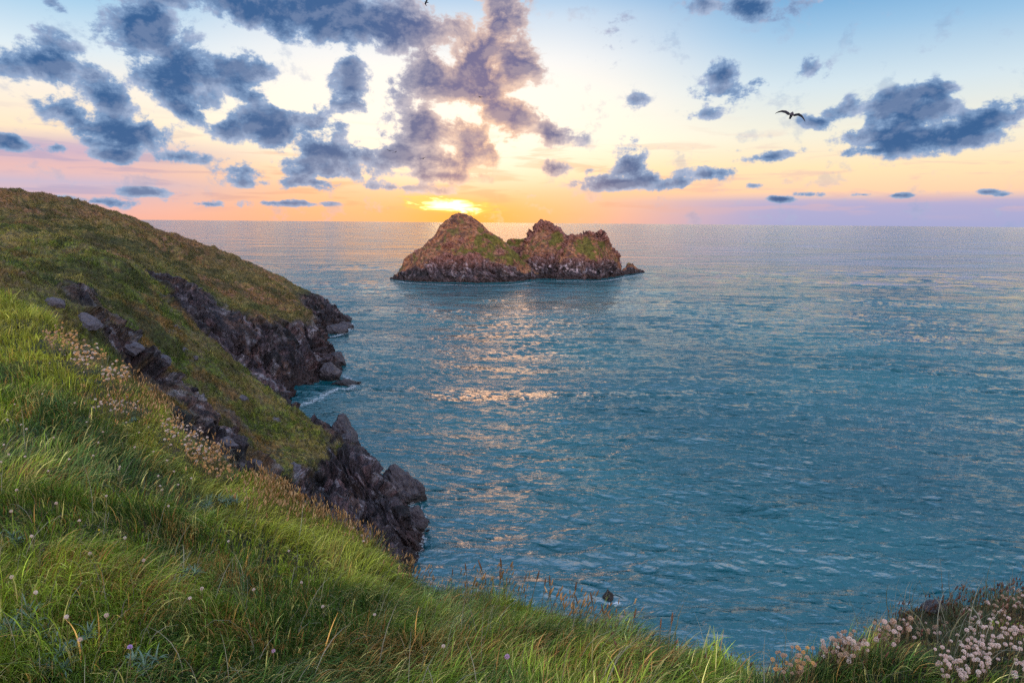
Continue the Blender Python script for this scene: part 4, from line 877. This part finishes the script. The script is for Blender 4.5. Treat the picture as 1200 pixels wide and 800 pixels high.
# ------------------------------------------------------------------ birds
def feather(name, cols):
    m, g = material(name); na = g.noise(g.node('ShaderNodeTexCoord').outputs['Object'], 14, 3, .6)
    b = g.node('ShaderNodeBsdfPrincipled', {'Base Color': g.ramp(na, [(.35, cols[0]), (.65, cols[1])]), 'Roughness': .8}); o = g.node('ShaderNodeOutputMaterial'); g.l.new(b.outputs[0], o.inputs[0]); return m
F_GREY = feather('gull_feathers', ((.10, .09, .12), (.26, .24, .28))); F_DARK = feather('dark_feathers', ((.015, .014, .018), (.05, .045, .05)))
def bird_mesh(span, lup, rup, sweep=.25, fat=1.0):
    """one continuous body: fuselage rings whose sides run out into both wings"""
    s = span / 1.3; bm = bmesh.new()
    me = bpy.data.meshes.new('bird')
    # skeleton grown with skin
    J = [(0, 0, 0), (0, .14, .01), (0, .22, .035), (0, .30, .03), (0, -.14, 0), (0, -.26, .005)]
    Ed = [(0, 1), (1, 2), (2, 3), (0, 4), (4, 5)]; Rd = [(.065, .062), (.055, .052), (.036, .036), (.008, .008), (.045, .035), (.055, .008)]
    for sg, upk in ((-1, lup), (1, rup)):
        b0 = len(J); ys = [.06, .09, .02, -.10, -.20]; xs = [.10, .27, .43, .56, .65]; rr = [(.07, .014), (.065, .010), (.052, .008), (.030, .006), (.006, .003)]
        prev = 1
        for i in range(5):
            J.append((sg * xs[i], ys[i] * (1) - sweep * xs[i] * .3, upk[i])); Rd.append(rr[i]); Ed.append((prev, b0 + i)); prev = b0 + i
    me.from_pydata([tuple(c * s for c in j) for j in J], Ed, [])
    ob = bpy.data.objects.new('tmp', me); COL.objects.link(ob)
    sk = ob.modifiers.new('s', 'SKIN'); 
    for i, (a, b_) in enumerate(Rd): me.skin_vertices[0].data[i].radius = (a * s * fat, b_ * s * fat)
    me.skin_vertices[0].data[0].use_root = True
    sub = ob.modifiers.new('u', 'SUBSURF'); sub.levels = 2; sub.render_levels = 2
    dg = bpy.context.evaluated_depsgraph_get(); dg.update(); out = bpy.data.meshes.new_from_object(ob.evaluated_get(dg)); bpy.data.objects.remove(ob)
    v = np.zeros(len(out.vertices) * 3); out.vertices.foreach_get('co', v); v = v.reshape(-1, 3)
    # flatten wings to thin aerofoils (chord lies along y)
    wx = np.abs(v[:, 0]) / s; k = sstep(.06, .14, wx); lu = np.interp(wx, [0, .10, .27, .43, .56, .65], [0.01] + list(lup)) * s; ru = np.interp(wx, [0, .10, .27, .43, .56, .65], [0.01] + list(rup)) * s
    c = np.where(v[:, 0] < 0, lu, ru); yc = np.interp(wx, [0, .10, .27, .43, .56, .65], [.06, .06, .09, .02, -.10, -.20]) * s - sweep * wx * s * .3
    ch = np.interp(wx, [0, .1, .27, .43, .56, .66], [.09, .12, .105, .08, .055, .015]) * s
    r_ = np.sqrt(((v[:, 1] - yc)) ** 2 + (v[:, 2] - c) ** 2) + 1e-6
    ny = yc + (v[:, 1] - yc) / r_ * ch; nz = c + (v[:, 2] - c) / r_ * ch * .14
    v[:, 1] = v[:, 1] * (1 - k) + ny * k; v[:, 2] = v[:, 2] * (1 - k) + nz * k
    out.vertices.foreach_set('co', v.ravel()); out.polygons.foreach_set('use_smooth', [True] * len(out.polygons)); out.update(); return out
def bird(name, px, py, Y, span, yaw, roll, lup, rup, label, mat, cat='bird', pitch=0, group=None):
    me = bird_mesh(span, lup, rup); o = link(name, me, mat, loc=Vector(P(px, py, Y))); o.rotation_euler = (pitch, roll, yaw); tag(o, label, cat, group); return o
bird('gull', 927, 136, 34, 1.45, R(165), R(-14), (.03, .10, .10, .07, .03), (.03, .09, .13, .13, .10), 'gull gliding with arched wings left of the big right hand cloud', F_GREY, 'gull', R(22))
GB = 'small birds circling high over the islands'
bird('flying_bird', 563, 114, 60, .80, R(70), R(-6), (.02, .05, .05, .03, .0), (.02, .05, .05, .03, .0), 'lone dark bird in front of the tall purple cloud', F_DARK, group=GB)
bird('flying_bird', 500, 3, 60, .85, R(120), R(30), (.02, .06, .08, .07, .05), (.02, .06, .08, .07, .05), 'dark bird at the top edge beneath the dark cloud bank', F_DARK, group=GB)
bird('flying_bird', 457, 177, 75, .90, R(20), R(10), (.03, .08, .09, .07, .04), (.03, .08, .09, .07, .04), 'left bird of the close pair over the pale cloud', F_DARK, group=GB)
bird('flying_bird', 463, 178.5, 78, .70, R(-30), R(-14), (.03, .08, .09, .07, .04), (.03, .08, .09, .07, .04), 'right and smaller bird of the close pair over the pale cloud', F_DARK, group=GB)
bird('flying_bird', 496, 186, 70, .80, R(160), R(15), (.03, .08, .09, .07, .04), (.03, .08, .09, .07, .04), 'dark bird right of and below the close pair', F_DARK, group=GB)

# ------------------------------------------------------------------ output
vs = scene.view_settings; vs.view_transform = 'Standard'; vs.look = 'None'; vs.exposure = 0.12; vs.gamma = 1; vs.use_curve_mapping = False
scene.render.engine = 'CYCLES'
cy = scene.cycles; cy.max_bounces = 5; cy.diffuse_bounces = 2; cy.glossy_bounces = 2; cy.transmission_bounces = 2; cy.transparent_max_bounces = 6; cy.caustics_reflective = False; cy.caustics_refractive = False
cy.use_denoising = False; cy.sample_clamp_indirect = 4; cy.use_adaptive_sampling = True; cy.adaptive_threshold = 0.02
try: cy.denoiser = 'OPENIMAGEDENOISE'; cy.denoising_input_passes = 'RGB_ALBEDO_NORMAL'
except Exception: pass
scene.render.film_transparent = False
print('total', round(time.time() - T0, 1))
